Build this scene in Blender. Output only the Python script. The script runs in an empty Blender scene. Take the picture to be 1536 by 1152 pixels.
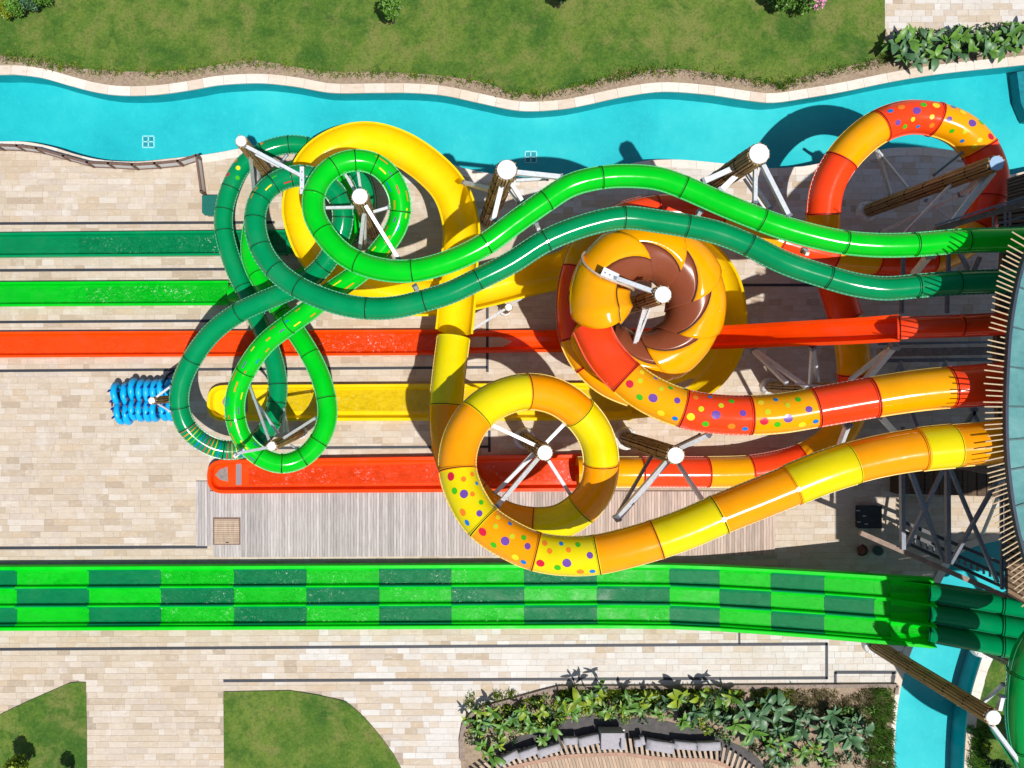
import bpy, bmesh, math, random
from mathutils import Vector, Matrix
from mathutils.geometry import tessellate_polygon
random.seed(7)
R = math.radians
C = bpy.context.scene.collection
SC = bpy.context.scene

# ------------------------------------------------------------------ camera
H = 36.0                       # height of the drone above the paving, metres
PPM = 32.0                     # photo pixels per metre at ground level
NX, NY = 645.0, 560.0          # point of the photo straight below the drone
cam = bpy.data.cameras.new('camera'); co = bpy.data.objects.new('camera', cam); C.objects.link(co)
co.location = (0, 0, H); cam.sensor_width = 36; cam.lens = PPM*H/1536*36
cam.shift_x = (768-NX)/1536; cam.shift_y = -(576-NY)/1536
cam.clip_end = 2000; cam.clip_start = 0.5
SC.camera = co

# ------------------------------------------------------------------ light
sd = Vector((0.19, -0.31, 1.0)).normalized()          # direction towards the sun
w = bpy.data.worlds.new('World'); SC.world = w; w.use_nodes = True
nt = w.node_tree; nt.nodes.clear()
sky = nt.nodes.new('ShaderNodeTexSky'); sky.sky_type = 'NISHITA'; sky.sun_disc = False
sky.sun_elevation = math.asin(sd.z); sky.sun_rotation = math.atan2(sd.x, sd.y)
bg = nt.nodes.new('ShaderNodeBackground'); bg.inputs[1].default_value = 0.085
ow = nt.nodes.new('ShaderNodeOutputWorld')
nt.links.new(sky.outputs[0], bg.inputs[0]); nt.links.new(bg.outputs[0], ow.inputs[0])
sl = bpy.data.lights.new('sun', 'SUN'); sl.energy = 4.6; sl.angle = R(0.55); sl.color = (1, 0.965, 0.91)
so = bpy.data.objects.new('sun', sl); C.objects.link(so); so.location = (10, -20, 60)
so.rotation_euler = sd.to_track_quat('Z', 'Y').to_euler()
SC.view_settings.view_transform = 'Standard'; SC.view_settings.look = 'None'
SC.view_settings.exposure = 0.0; SC.view_settings.gamma = 1.0; SC.view_settings.use_curve_mapping = False
SC.render.engine = 'CYCLES'
try:
    SC.cycles.max_bounces = 6; SC.cycles.transparent_max_bounces = 12
    SC.cycles.caustics_reflective = False; SC.cycles.caustics_refractive = False
except Exception: pass

# ------------------------------------------------------------------ helpers
def P(px, py, zh=0.0):
    k = (1-zh)/PPM
    return Vector(((px-NX)*k, -(py-NY)*k, H*zh))
def G(px, py, z=0.0):
    k = (1-z/H)/PPM
    return Vector(((px-NX)*k, -(py-NY)*k, z))

MATS = {}
def nn(t, typ, **kw):
    n = t.nodes.new(typ)
    for k, v in kw.items(): setattr(n, k, v)
    return n
def newmat(name):
    m = bpy.data.materials.new(name); m.use_nodes = True
    t = m.node_tree; b = t.nodes['Principled BSDF']
    return m, t, b
def coords(t, mode='Object'):
    if mode == 'World':
        return nn(t, 'ShaderNodeNewGeometry').outputs['Position']
    return nn(t, 'ShaderNodeTexCoord').outputs[mode]
def noise(t, vec, scale, detail=4, rough=.55, dist=0):
    n = nn(t, 'ShaderNodeTexNoise'); n.inputs['Scale'].default_value = scale
    n.inputs['Detail'].default_value = detail; n.inputs['Roughness'].default_value = rough
    n.inputs['Distortion'].default_value = dist
    if vec is not None: t.links.new(vec, n.inputs['Vector'])
    return n.outputs['Fac']
def ramp(t, fac, stops):
    r = nn(t, 'ShaderNodeValToRGB'); e = r.color_ramp.elements
    e[0].position, e[0].color = stops[0][0], (*stops[0][1], 1)
    e[1].position, e[1].color = stops[-1][0], (*stops[-1][1], 1)
    for p, c in stops[1:-1]:
        x = e.new(p); x.color = (*c, 1)
    t.links.new(fac, r.inputs[0]); return r.outputs[0]
def mix(t, a, b, fac, mode='MIX'):
    m = nn(t, 'ShaderNodeMix', data_type='RGBA', blend_type=mode)
    for s, v in ((m.inputs[6], a), (m.inputs[7], b), (m.inputs[0], fac)):
        if hasattr(v, 'links') or hasattr(v, 'is_linked'): t.links.new(v, s)
        elif isinstance(v, (int, float)): s.default_value = v
        else: s.default_value = (*v, 1)
    return m.outputs[2]
def mapr(t, v, a, b, c, d):
    m = nn(t, 'ShaderNodeMapRange'); t.links.new(v, m.inputs[0])
    for i, x in enumerate((a, b, c, d)): m.inputs[i+1].default_value = x
    return m.outputs[0]
def bump(t, b, h, strength=.3, dist=.02):
    n = nn(t, 'ShaderNodeBump'); n.inputs['Strength'].default_value = strength
    n.inputs['Distance'].default_value = dist
    t.links.new(h, n.inputs['Height']); t.links.new(n.outputs[0], b.inputs['Normal'])

def gel(name, col, rough=.13, dirt=.32, spec=.27):
    """moulded fibreglass gelcoat with faint chalking and dust"""
    if name in MATS: return MATS[name]
    m, t, b = newmat(name); v = coords(t, 'World')
    n1 = noise(t, v, .9, 5, .6); n2 = noise(t, v, 9, 6, .7, 1.2)
    pale = tuple(min(1, c*.95+.012) for c in col); deep = tuple(c*.90 for c in col)
    c1 = ramp(t, n1, [(.3, deep), (.52, col), (.75, pale)])
    c2 = mix(t, c1, tuple(c*.84+.004 for c in col), mapr(t, n2, .55, .8, 0, dirt))
    t.links.new(c2, b.inputs['Base Color'])
    t.links.new(mapr(t, n1, .3, .75, rough*.75, rough*1.5), b.inputs['Roughness'])
    b.inputs['Specular IOR Level'].default_value = spec
    bump(t, b, noise(t, v, 1.7, 2, .5), .1, .05)
    MATS[name] = m; return m
def plain(name, col, rough=.5, metal=0, var=.25, scale=6, bmp=0):
    if name in MATS: return MATS[name]
    m, t, b = newmat(name); v = coords(t, 'World')
    n1 = noise(t, v, scale, 5, .6)
    t.links.new(ramp(t, n1, [(.3, tuple(c*(1-var) for c in col)), (.7, tuple(min(1, c*(1+var)) for c in col))]), b.inputs['Base Color'])
    b.inputs['Roughness'].default_value = rough; b.inputs['Metallic'].default_value = metal
    if bmp: bump(t, b, noise(t, v, scale*4, 4, .6), bmp, .01)
    MATS[name] = m; return m

LG = gel('gel_light_green', (.000, .54, .012))
DG = gel('gel_dark_green', (.000, .25, .082))
YE = gel('gel_yellow', (.88, .60, .004))
LE = gel('gel_lemon', (.76, .62, .002))
OR = gel('gel_orange', (.92, .37, .001))
AM = gel('gel_amber', (.92, .33, .001))
RE = gel('gel_red', (.95, .060, .010))
RL = gel('gel_lane_red', (.92, .062, .003))
SR = gel('gel_speed_red', (.95, .070, .002))
BR = gel('gel_brown', (.235, .062, .026), .22)
CG = gel('gel_checker_light', (.0, .60, .010), .40, .3, .12)
CD = gel('gel_checker_dark', (.0, .225, .072), .40, .3, .10)
def seam(name, col): return gel(name, tuple(c*.07 for c in col), .6)
SEAM = {LG: seam('seam_green', (.002, .4, .02)), DG: seam('seam_dgreen', (.002, .25, .09)),
        YE: seam('seam_yellow', (.5, .25, .01)), RE: seam('seam_red', (.8, .05, .05))}
LGF = gel('lip_light_green', (.04, .50, .12), .3); DGF = gel('lip_dark_green', (.02, .29, .14), .3)
YEF = gel('lip_yellow', (.86, .56, .06), .3); REF = gel('lip_red', (.86, .12, .06), .3)
BOLT = plain('bolt_pale', (.34, .50, .36), .4, .1)
STEEL = plain('galvanised_steel', (.60, .63, .66), .42, .1, .14, 9)
DSTEEL = plain('painted_steel', (.20, .22, .26), .42, .3, .2, 9)
CAPM = plain('white_cap', (.72, .74, .76), .5, 0, .06, 7)
CONC = plain('pale_concrete', (.66, .65, .63), .8, 0, .18, 5, .3)
BASIN = None

def bamboo_mat():
    m, t, b = newmat('bamboo'); v = coords(t, 'World')
    mp = nn(t, 'ShaderNodeMapping'); mp.inputs['Scale'].default_value = (9, 9, .6); t.links.new(v, mp.inputs[0])
    n = noise(t, mp.outputs[0], 2.2, 5, .65)
    at = nn(t, 'ShaderNodeAttribute', attribute_name='tint')
    c = ramp(t, n, [(.3, (.15, .085, .032)), (.5, (.33, .215, .09)), (.72, (.52, .37, .18))])
    t.links.new(mix(t, c, at.outputs['Color'], 1.0, 'MULTIPLY'), b.inputs['Base Color'])
    b.inputs['Roughness'].default_value = .6
    return m
BAM = bamboo_mat()
BIND = plain('dark_binding', (.025, .018, .014), .8)

def stone_mat(name):
    m, t, b = newmat(name); v = coords(t, 'World')
    at = nn(t, 'ShaderNodeAttribute', attribute_name='tint')
    mp = nn(t, 'ShaderNodeMapping'); mp.inputs['Scale'].default_value = (1, 2.6, 1); t.links.new(v, mp.inputs[0])
    n1 = noise(t, mp.outputs[0], 3.2, 7, .68, .6); n2 = noise(t, v, .22, 4, .6); n3 = noise(t, v, 22, 4, .7)
    c = mix(t, at.outputs['Color'], (.40, .29, .19), mapr(t, n1, .52, .78, 0, .5))
    c = mix(t, c, (.68, .64, .60), mapr(t, n1, .46, .28, 0, .5))
    c = mix(t, c, (.50, .37, .24), mapr(t, n2, .52, .72, 0, .40)); n4 = noise(t, v, 1.1, 6, .7, .8); c = mix(t, c, (.38, .30, .23), mapr(t, n4, .58, .76, 0, .32)); c = mix(t, c, (.68, .645, .60), mapr(t, n4, .44, .28, 0, .45))
    c = mix(t, c, (.22, .17, .12), mapr(t, n3, .66, .76, 0, .45))
    t.links.new(c, b.inputs['Base Color']); b.inputs['Roughness'].default_value = .72
    b.inputs['Specular IOR Level'].default_value = .3
    bump(t, b, n3, .25, .004)
    return m
TRAV = stone_mat('travertine')

def ground_mat():
    m, t, b = newmat('sandy_joint'); v = coords(t, 'World')
    t.links.new(ramp(t, noise(t, v, 5, 6, .7), [(.3, (.30, .24, .18)), (.7, (.46, .38, .30))]), b.inputs['Base Color'])
    b.inputs['Roughness'].default_value = .9; return m
def soil_mat():
    m, t, b = newmat('bed_soil'); v = coords(t, 'World'); n = noise(t, v, 7, 8, .75); n2 = noise(t, v, .8, 3)
    c = ramp(t, n, [(.3, (.18, .125, .085)), (.5, (.32, .235, .165)), (.72, (.44, .34, .25))])
    c = mix(t, c, (.42, .34, .20), mapr(t, n2, .5, .7, 0, .5))
    t.links.new(c, b.inputs['Base Color']); b.inputs['Roughness'].default_value = .95
    bump(t, b, n, .9, .05); return m
def lawn_mat(name='lawn_grass', dry=.5):
    m, t, b = newmat(name); v = coords(t, 'World')
    big = noise(t, v, .28, 5, .62, .8); mid = noise(t, v, 1.6, 5, .66, .4); fine = noise(t, v, 26, 6, .8)
    st = nn(t, 'ShaderNodeMapping'); st.inputs['Scale'].default_value = (1.0, 3.0, 1); st.inputs['Rotation'].default_value = (0, 0, .5)
    t.links.new(v, st.inputs[0]); hay = noise(t, st.outputs[0], 3.4, 6, .75, 1.0)
    c = ramp(t, big, [(.34, (.048, .120, .018)), (.46, (.085, .168, .020)), (.56, (.135, .205, .030)), (.68, (.19, .22, .055))])
    c = mix(t, c, (.018, .060, .012), mapr(t, mid, .52, .70, 0, .55))
    p2 = noise(t, v, .62, 6, .7, .3); c = mix(t, c, (.21, .215, .06), mapr(t, p2, .50, .62, 0, .75)); c = mix(t, c, (.030, .105, .012), mapr(t, p2, .47, .36, 0, .7))
    c = mix(t, c, (.175, .19, .052), mapr(t, hay, .52, .74, 0, dry))
    c = mix(t, c, (.02, .055, .01), mapr(t, fine, .50, .72, 0, .75))
    c = mix(t, c, (.20, .26, .06), mapr(t, fine, .44, .26, 0, .6))
    g7 = noise(t, v, 8.5, 4, .75); c = mix(t, c, (.03, .085, .012), mapr(t, g7, .50, .66, 0, .55)); c = mix(t, c, (.20, .25, .07), mapr(t, g7, .45, .32, 0, .40))
    t.links.new(c, b.inputs['Base Color']); b.inputs['Roughness'].default_value = .85
    b.inputs['Specular IOR Level'].default_value = .15
    bump(t, b, fine, .8, .04); return m
LAWN = lawn_mat(); SOIL = soil_mat(); SAND = ground_mat()

def wood_mat(name, a, bb, cc, axis='y'):
    m, t, b = newmat(name); v = coords(t, 'World')
    mp = nn(t, 'ShaderNodeMapping'); mp.inputs['Scale'].default_value = (14, .8, 6) if axis == 'y' else (.8, 14, 6)
    t.links.new(v, mp.inputs[0]); n = noise(t, mp.outputs[0], 1.5, 6, .7)
    at = nn(t, 'ShaderNodeAttribute', attribute_name='tint')
    c = ramp(t, n, [(.3, a), (.5, bb), (.72, cc)])
    t.links.new(mix(t, c, at.outputs['Color'], 1.0, 'MULTIPLY'), b.inputs['Base Color'])
    b.inputs['Roughness'].default_value = .7; return m
GWOOD = wood_mat('weathered_decking', (.31, .27, .25), (.43, .39, .37), (.56, .52, .50))
TWOOD = wood_mat('tan_decking', (.34, .24, .16), (.46, .34, .24), (.58, .45, .33))
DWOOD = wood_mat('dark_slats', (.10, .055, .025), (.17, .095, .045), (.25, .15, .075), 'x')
FWOOD = plain('brown_frame', (.16, .085, .06), .6, 0, .25, 8)
RBEAM = plain('weathered_beam', (.24, .16, .115), .6, 0, .3, 5)

def leafm(name, a, bb, rough=.45):
    m, t, b = newmat(name); v = coords(t, 'World')
    oi = nn(t, 'ShaderNodeObjectInfo')
    c = ramp(t, noise(t, v, 3.5, 4, .6), [(.3, a), (.7, bb)])
    c = mix(t, c, tuple(x*.45 for x in a), mapr(t, oi.outputs['Random'], 0, 1, 0, .55))
    t.links.new(c, b.inputs['Base Color']); b.inputs['Roughness'].default_value = rough
    return m
LEAF_G = leafm('leaf_fresh', (.07, .20, .02), (.17, .34, .04))
LEAF_B = leafm('leaf_bluish', (.055, .15, .06), (.12, .24, .10))
LEAF_Y = leafm('leaf_yellowish', (.16, .26, .01), (.32, .40, .02))
LEAF_D = leafm('leaf_dark', (.012, .05, .008), (.03, .10, .015))
PINK = plain('pink_petals', (.75, .30, .50), .6)

# ---- mesh building
def mesh_obj(name, verts, faces, mat, parent=None, smooth=False, mats=None, midx=None, tint=None):
    me = bpy.data.meshes.new(name)
    me.from_pydata([tuple(v) for v in verts], [], faces)
    for mm in (mats or [mat]): me.materials.append(mm)
    if midx: me.polygons.foreach_set('material_index', midx)
    if smooth: me.polygons.foreach_set('use_smooth', [True]*len(faces))
    if tint is not None:
        ca = me.color_attributes.new('tint', 'FLOAT_COLOR', 'CORNER')
        buf = []
        for f, c in zip(faces, tint):
            for _ in f: buf += [c[0], c[1], c[2], 1.0]
        ca.data.foreach_set('color', buf)
    me.update()
    o = bpy.data.objects.new(name, me); C.objects.link(o)
    if parent: o.parent = parent
    return o
class MB:
    def __init__(s): s.v = []; s.f = []; s.m = []; s.t = []
    def add(s, v, f, m=0, tint=None):
        o = len(s.v); s.v += [tuple(x) for x in v]
        for ff in f:
            s.f.append(tuple(i+o for i in ff)); s.m.append(m); s.t.append(tint or (1, 1, 1))
    def quad_box(s, corners, z0, z1, m=0, tint=None, bottom=False):
        """prism over the listed (x, y) corners"""
        n = len(corners)
        v = [(c[0], c[1], z0) for c in corners]+[(c[0], c[1], z1) for c in corners]
        f = [tuple(range(n, 2*n))]+[(i, (i+1) % n, n+(i+1) % n, n+i) for i in range(n)]
        if bottom: f.append(tuple(reversed(range(n))))
        s.add(v, f, m, tint)
    def bar(s, a, b, w, h=None, m=0, tint=None, up=Vector((0, 0, 1))):
        h = h or w; a = Vector(a); b = Vector(b); d = (b-a)
        if d.length < 1e-6: return
        d.normalize()
        sd_ = d.cross(up)
        if sd_.length < 1e-3: sd_ = d.cross(Vector((1, 0, 0)))
        sd_.normalize(); u = sd_.cross(d)
        v = []
        for p in (a, b):
            for x, y in ((-1, -1), (1, -1), (1, 1), (-1, 1)): v.append(p+sd_*x*w/2+u*y*h/2)
        s.add(v, [(0, 3, 2, 1), (4, 5, 6, 7), (0, 1, 5, 4), (1, 2, 6, 5), (2, 3, 7, 6), (3, 0, 4, 7)], m, tint)
    def cyl(s, a, b, r0, r1=None, n=12, m=0, tint=None, caps=True):
        r1 = r0 if r1 is None else r1; a = Vector(a); b = Vector(b); d = (b-a).normalized()
        sd_ = d.cross(Vector((0, 0, 1)))
        if sd_.length < 1e-3: sd_ = Vector((1, 0, 0))
        sd_.normalize(); u = sd_.cross(d); v = []
        for p, r in ((a, r0), (b, r1)):
            for i in range(n):
                t = 2*math.pi*i/n; v.append(p+sd_*math.cos(t)*r+u*math.sin(t)*r)
        f = [(i, n+i, n+(i+1) % n, (i+1) % n) for i in range(n)]
        if caps: f += [tuple(range(n)), tuple(reversed(range(n, 2*n)))]
        s.add(v, f, m, tint)
    def obj(s, name, mat, parent=None, smooth=False, mats=None, tint=False):
        return mesh_obj(name, s.v, s.f, mat, parent, smooth, mats, s.m if mats else None, s.t if tint else None)
def fix_normals(o):
    bm = bmesh.new(); bm.from_mesh(o.data); bmesh.ops.recalc_face_normals(bm, faces=bm.faces); bm.to_mesh(o.data); bm.free()

def thing(name, label, cat, loc=(0, 0, 0), group=None):
    o = bpy.data.objects.new(name, None); C.objects.link(o); o.empty_display_size = .3
    o['label'] = label; o['category'] = cat
    if group: o['group'] = group
    o['_loc'] = tuple(loc)
    THINGS.append(o)
    return o
THINGS = []
def tag(o, label, cat, group=None):
    o['label'] = label; o['category'] = cat
    if group: o['group'] = group
    return o
def struct(o, kind='structure'):
    o['kind'] = kind; return o

def sheet(name, polys, z, mat, parent=None, tilt=None):
    """flat sheet from an outer ring and hole rings, all lists of (x, y)"""
    rings = [[Vector((x, y, 0)) for x, y in r] for r in polys]
    tri = tessellate_polygon(rings)
    flat = [v for r in rings for v in r]
    faces = []
    for a, b, c in tri:
        n = (flat[b]-flat[a]).cross(flat[c]-flat[a]).z
        faces.append((a, b, c) if n > 0 else (a, c, b))
    return mesh_obj(name, [(v.x, v.y, z) for v in flat], faces, mat, parent)
def gp(pts, z=0): return [tuple(G(x, y, z)[:2]) for x, y in pts]
def cr(pts, n=6, closed=False):
    """Catmull-Rom through 2D points"""
    out = []; N = len(pts)
    rng = range(N if closed else N-1)
    for i in rng:
        g = lambda k: pts[k % N] if closed else pts[max(0, min(N-1, k))]
        p0, p1, p2, p3 = g(i-1), g(i), g(i+1), g(i+2)
        for j in range(n):
            t = j/n
            out.append(tuple(.5*((2*b)+(-a+c)*t+(2*a-5*b+4*c-d)*t*t+(-a+3*b-3*c+d)*t**3) for a, b, c, d in zip(p0, p1, p2, p3)))
    if not closed: out.append(tuple(pts[-1]))
    return out
def inpoly(x, y, poly):
    c = False; j = len(poly)-1
    for i in range(len(poly)):
        xi, yi = poly[i][0], poly[i][1]; xj, yj = poly[j][0], poly[j][1]
        if (yi > y) != (yj > y) and x < (xj-xi)*(y-yi)/(yj-yi)+xi: c = not c
        j = i
    return c

# ------------------------------------------------------------------ outlines (photo measurements, ground level)
POOL_N = [(-600, 120), (-300, 118), (-120, 116), (-60, 112), (0, 112), (26, 112), (65, 117), (104, 128), (143, 138), (182, 143), (234, 142), (286, 135), (325, 128), (365, 125), (400, 125), (445, 130), (497, 139), (562, 139), (614, 139), (666, 143), (718, 154), (780, 166), (838, 164), (877, 157.5), (929, 146), (981, 138), (1020, 138), (1072, 143), (1125, 151), (1162, 153.6), (1214, 146), (1266, 137), (1344, 121), (1422, 109), (1536, 97), (1640, 84), (1760, 72)]
POOL_S = [(1760, 236), (1640, 244), (1580, 250), (1536, 258), (1509, 262), (1470, 240), (1434, 227), (1387, 222), (1363, 222), (1321, 225), (1223, 247), (1194, 251), (1155, 253), (1120, 250), (1085, 246), (1033, 241), (999, 240), (960, 243), (915, 255), (870, 266), (821, 269), (780, 267), (743, 262), (709, 256), (683, 249), (640, 236), (590, 225), (520, 215), (440, 213), (398, 216), (357, 224), (312, 232), (260, 238), (208, 243), (156, 241), (117, 233), (78, 221), (39, 213.5), (0, 213), (-60, 214), (-120, 216), (-300, 218), (-600, 220)]
poolA_n = gp(cr(POOL_N, 5)); poolA_s = gp(cr(POOL_S, 5))
poolA = poolA_n+poolA_s
POOLB_W = [(1338, 1260), (1339, 1200), (1340, 1152), (1342, 1100), (1347, 1050), (1357, 1003), (1372, 962), (1392, 915), (1412, 870), (1436, 832), (1480, 814), (1560, 800), (1700, 780)]
POOLB_E = [(1700, 880), (1600, 888), (1540, 905), (1500, 938), (1478, 975), (1465, 1012), (1455, 1050), (1449, 1100), (1446, 1152), (1445, 1200), (1445, 1260)]
poolB_w = gp(cr(POOLB_W, 4)); poolB_e = gp(cr(POOLB_E, 4)); poolB = poolB_w+poolB_e
LAWN_S = [(-2000, 83), (-600, 83), (-120, 83), (0, 84), (45, 88), (91, 97), (143, 105), (221, 108), (286, 104), (365, 91), (406, 94), (484, 107), (562, 108), (640, 112), (718, 122), (786, 141), (864, 130), (916, 115), (955, 107), (1020, 104), (1098, 115), (1160, 125), (1188, 120), (1253, 104), (1318, 89), (1327, 84)]

# ------------------------------------------------------------------ ground, pools, lawns
EX = 400
struct(sheet('ground', [[(-EX, -EX), (EX, -EX), (EX, EX), (-EX, EX)], poolA, poolB], 0.0, SAND))

def basin_mat():
    m, t, b = newmat('pool_paint_ripple_light'); v = coords(t, 'World')
    n = noise(t, v, .25, 4, .6); n2 = noise(t, v, 4, 6, .7, 1.5)
    c = ramp(t, n, [(.3, (.006, .42, .475)), (.5, (.018, .50, .545)), (.7, (.065, .58, .60))])
    c = mix(t, c, (.10, .66, .67), mapr(t, n2, .5, .68, 0, .25))  # pale mottling paints rippled light into the floor colour
    t.links.new(c, b.inputs['Base Color']); b.inputs['Roughness'].default_value = .6
    return m
BASIN = basin_mat()
WALLP = plain('pool_wall_paint', (.006, .40, .45), .6, 0, .12, 2)
def water_mat():
    m, t, b = newmat('pool_water'); t.nodes.remove(b)
    out = t.nodes['Material Output']; v = coords(t, 'World')
    tr = nn(t, 'ShaderNodeBsdfTransparent'); tr.inputs[0].default_value = (.72, .97, .98, 1)
    gl = nn(t, 'ShaderNodeBsdfGlossy'); gl.inputs['Roughness'].default_value = .06
    fr = nn(t, 'ShaderNodeFresnel'); fr.inputs[0].default_value = 1.33
    bp = nn(t, 'ShaderNodeBump'); bp.inputs['Strength'].default_value = .25; bp.inputs['Distance'].default_value = .03
    t.links.new(noise(t, v, 5, 5, .6, .5), bp.inputs['Height'])
    t.links.new(bp.outputs[0], gl.inputs['Normal']); t.links.new(bp.outputs[0], fr.inputs['Normal'])
    mx = nn(t, 'ShaderNodeMixShader'); t.links.new(fr.outputs[0], mx.inputs[0])
    t.links.new(tr.outputs[0], mx.inputs[1]); t.links.new(gl.outputs[0], mx.inputs[2]); t.links.new(mx.outputs[0], out.inputs[0])
    return m
WATER = water_mat()
DEPTH = 1.0
def pool(name, ring, label):
    fl = struct(sheet(name+'_floor', [ring], -DEPTH, BASIN))
    n = len(ring)
    v = [(x, y, -DEPTH) for x, y in ring]+[(x, y, 0.0) for x, y in ring]
    wl = mesh_obj(name+'_wall', v, [(i, (i+1) % n, n+(i+1) % n, n+i) for i in range(n)], WALLP); struct(wl)
    struct(sheet(name+'_water', [ring], -.14, WATER))
pool('river_pool', poolA, ''); pool('plunge_channel', poolB, '')
# white framed inlet grates on the pool floor
def pool_grate(px, py, label):
    c = G(px, py, -DEPTH); m = MB(); s = .27
    t = thing('floor_grate', label, 'grate', c)
    wm = plain('grate_white', (.62, .85, .86), .5, 0, .05); dk = plain('grate_dark', (.03, .28, .34), .6)
    for a, b in (((-s, -s), (s, -s)), ((s, -s), (s, s)), ((s, s), (-s, s)), ((-s, s), (-s, -s)), ((0, -s), (0, s)), ((-s, 0), (s, 0))):
        m.bar(c+Vector((a[0], a[1], .03)), c+Vector((b[0], b[1], .03)), .05, .04)
    m.obj('frame', wm, t)
    q = MB(); q.quad_box([(c.x-s, c.y-s), (c.x+s, c.y-s), (c.x+s, c.y+s), (c.x-s, c.y+s)], c.z+.002, c.z+.012); q.obj('grille', dk, t)
pool_grate(223, 213, 'white framed square grate on the pool floor near the wooden fence')
pool_grate(796, 236, 'white framed square grate on the pool floor beside the wide bamboo pylon')
# darker stepped recess at the right end of the long pool
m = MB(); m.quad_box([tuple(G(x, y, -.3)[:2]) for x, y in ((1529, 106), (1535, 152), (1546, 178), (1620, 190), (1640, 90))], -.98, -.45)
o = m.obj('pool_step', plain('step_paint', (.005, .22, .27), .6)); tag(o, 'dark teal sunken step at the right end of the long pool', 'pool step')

struct(sheet('north_lawn', [gp(cr(LAWN_S, 4))+gp([(1327, -2000), (-2000, -2000)])], .028, LAWN))
struct(sheet('north_soil_bed', [gp([(-2000, 70)])+gp(cr([(-600, 100)]+[(x, y-12) for x, y in POOL_N[1:-2]], 4))+gp([(1640, 60), (1536, 78), (1440, 84), (1345, 78), (1326, 40), (1300, 60), (700, 90), (-2000, 40)])], .014, SOIL))
# grass on the far right bank
struct(sheet('east_lawn', [gp([(1461, 1300), (1462, 1100), (1470, 1050), (1482, 1005), (1500, 965), (1560, 930), (1900, 900), (1900, 1300)])], .02, LAWN))
lawnA = gp([(-400, 1160), (-400, 1080), (0, 1071.5), (52, 1047), (105, 1024), (117, 1022.5), (129.5, 1023), (131, 1100), (132, 1300), (-400, 1300)])
lawnB = gp([(335.5, 1037), (435, 1035), (478, 1042), (519, 1051.5), (542, 1071), (558, 1088), (573, 1107), (590, 1130), (602, 1152), (650, 1300), (337.5, 1300)])
LAWN2 = lawn_mat('lawn_grass_dense', .25)
def raised_lawn(name, ring, label):
    struct(sheet(name, [ring], .06, LAWN2))
raised_lawn('southwest_lawn', lawnA, ''); raised_lawn('south_lawn', lawnB, '')

# ------------------------------------------------------------------ pavers
A0 = R(.27); ca, sa = math.cos(A0), math.sin(A0)
def rot(u, v): return (u*ca-v*sa, u*sa+v*ca)
PLANTER = gp([(692, 1300), (692, 1139), (691, 1109), (695, 1085), (704, 1073), (718, 1062), (748, 1054), (778, 1046), (810, 1037), (838, 1030), (1000, 1029.5), (1200, 1028), (1344, 1027), (1342, 1040), (1336, 1090), (1335, 1152), (1334, 1300)])
DECK = gp([(294, 722), (1160, 716), (1160, 833), (318, 836), (316, 820), (295, 819)])
def near_ring(x, y, ring, d):
    for i in range(len(ring)-1):
        ax, ay = ring[i]; bx, by = ring[i+1]
        dx, dy = bx-ax, by-ay; L = dx*dx+dy*dy
        if L == 0: continue
        t = max(0, min(1, ((x-ax)*dx+(y-ay)*dy)/L))
        if (ax+t*dx-x)**2+(ay+t*dy-y)**2 < d*d: return True
    return False
PAL = [(.55, .455, .345)]*5+[(.58, .49, .385)]*6+[(.61, .53, .44)]*4+[(.50, .405, .30)]*3+[(.44, .345, .245)]*1+[(.53, .45, .38)]*3+[(.65, .59, .52)]*2+[(.39, .295, .205)]+[(.53, .40, .265)]
PALW = [(.60, .565, .515)]*6+[(.63, .605, .57)]*6+[(.60, .54, .47)]*3+[(.56, .50, .43)]*1+[(.67, .645, .61)]*2+[(.52, .45, .38)]
plaza = thing('paving', 'cream travertine paving laid in long courses around the slides', 'paving', (0, 0, 0))
plaza['kind'] = 'structure'
del plaza['category']; del plaza['label']
tiles = []
def pave(x0, y0, x1, y1, skip=lambda x, y: False):
    v = y0
    RH = .29
    while v < y1:
        u = x0-random.random()*.8
        while u < x1:
            L = random.choice((.29, .44, .58, .58, .58, .87, .87, 1.1))
            q = [rot(u+.004, v+.004), rot(u+L-.005, v+.004), rot(u+L-.005, v+RH-.005), rot(u+.004, v+RH-.005)]
            cx, cy = rot(u+L/2, v+RH/2)
            if not skip(cx, cy):
                ok = True
                for a, b in q+[(cx, cy)]:
                    if inpoly(a, b, poolA) or inpoly(a, b, poolB): ok = False; break
                if ok:
                    px, py = cx*PPM+NX, -cy*PPM+NY
                    wfac = max(0, min(1, (px-350)/500))*max(0, min(1, (py-930)/60))+max(0, min(1, (px-600)/300))*.6*(py < 330)
                    pal = PALW if random.random() < wfac else PAL
                    c = random.choice(pal); k = random.uniform(.96, 1.03); mu = (.50, .415, .32) if pal is PAL else (.59, .545, .49); c = tuple(a_*.62*.97+b_*.38 for a_, b_ in zip(c, mu))
                    tiles.append((q, L, tuple(min(.8, x*k) for x in c), .006+random.random()*.006, px, py))
            u += L
        v += RH
def skipm(x, y):
    return inpoly(x, y, lawnA) or inpoly(x, y, lawnB) or (inpoly(x, y, PLANTER) and not near_ring(x, y, PLANTER, .5)) or (inpoly(x, y, DECK) and not near_ring(x, y, DECK+DECK[:1], .4))
a = G(-300, 1240); b = G(1620, 200)
pave(a.x, a.y, b.x, b.y, skipm)
a = G(1329, 74); b = G(1700, -60)
pave(a.x, a.y, b.x, b.y)
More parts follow.
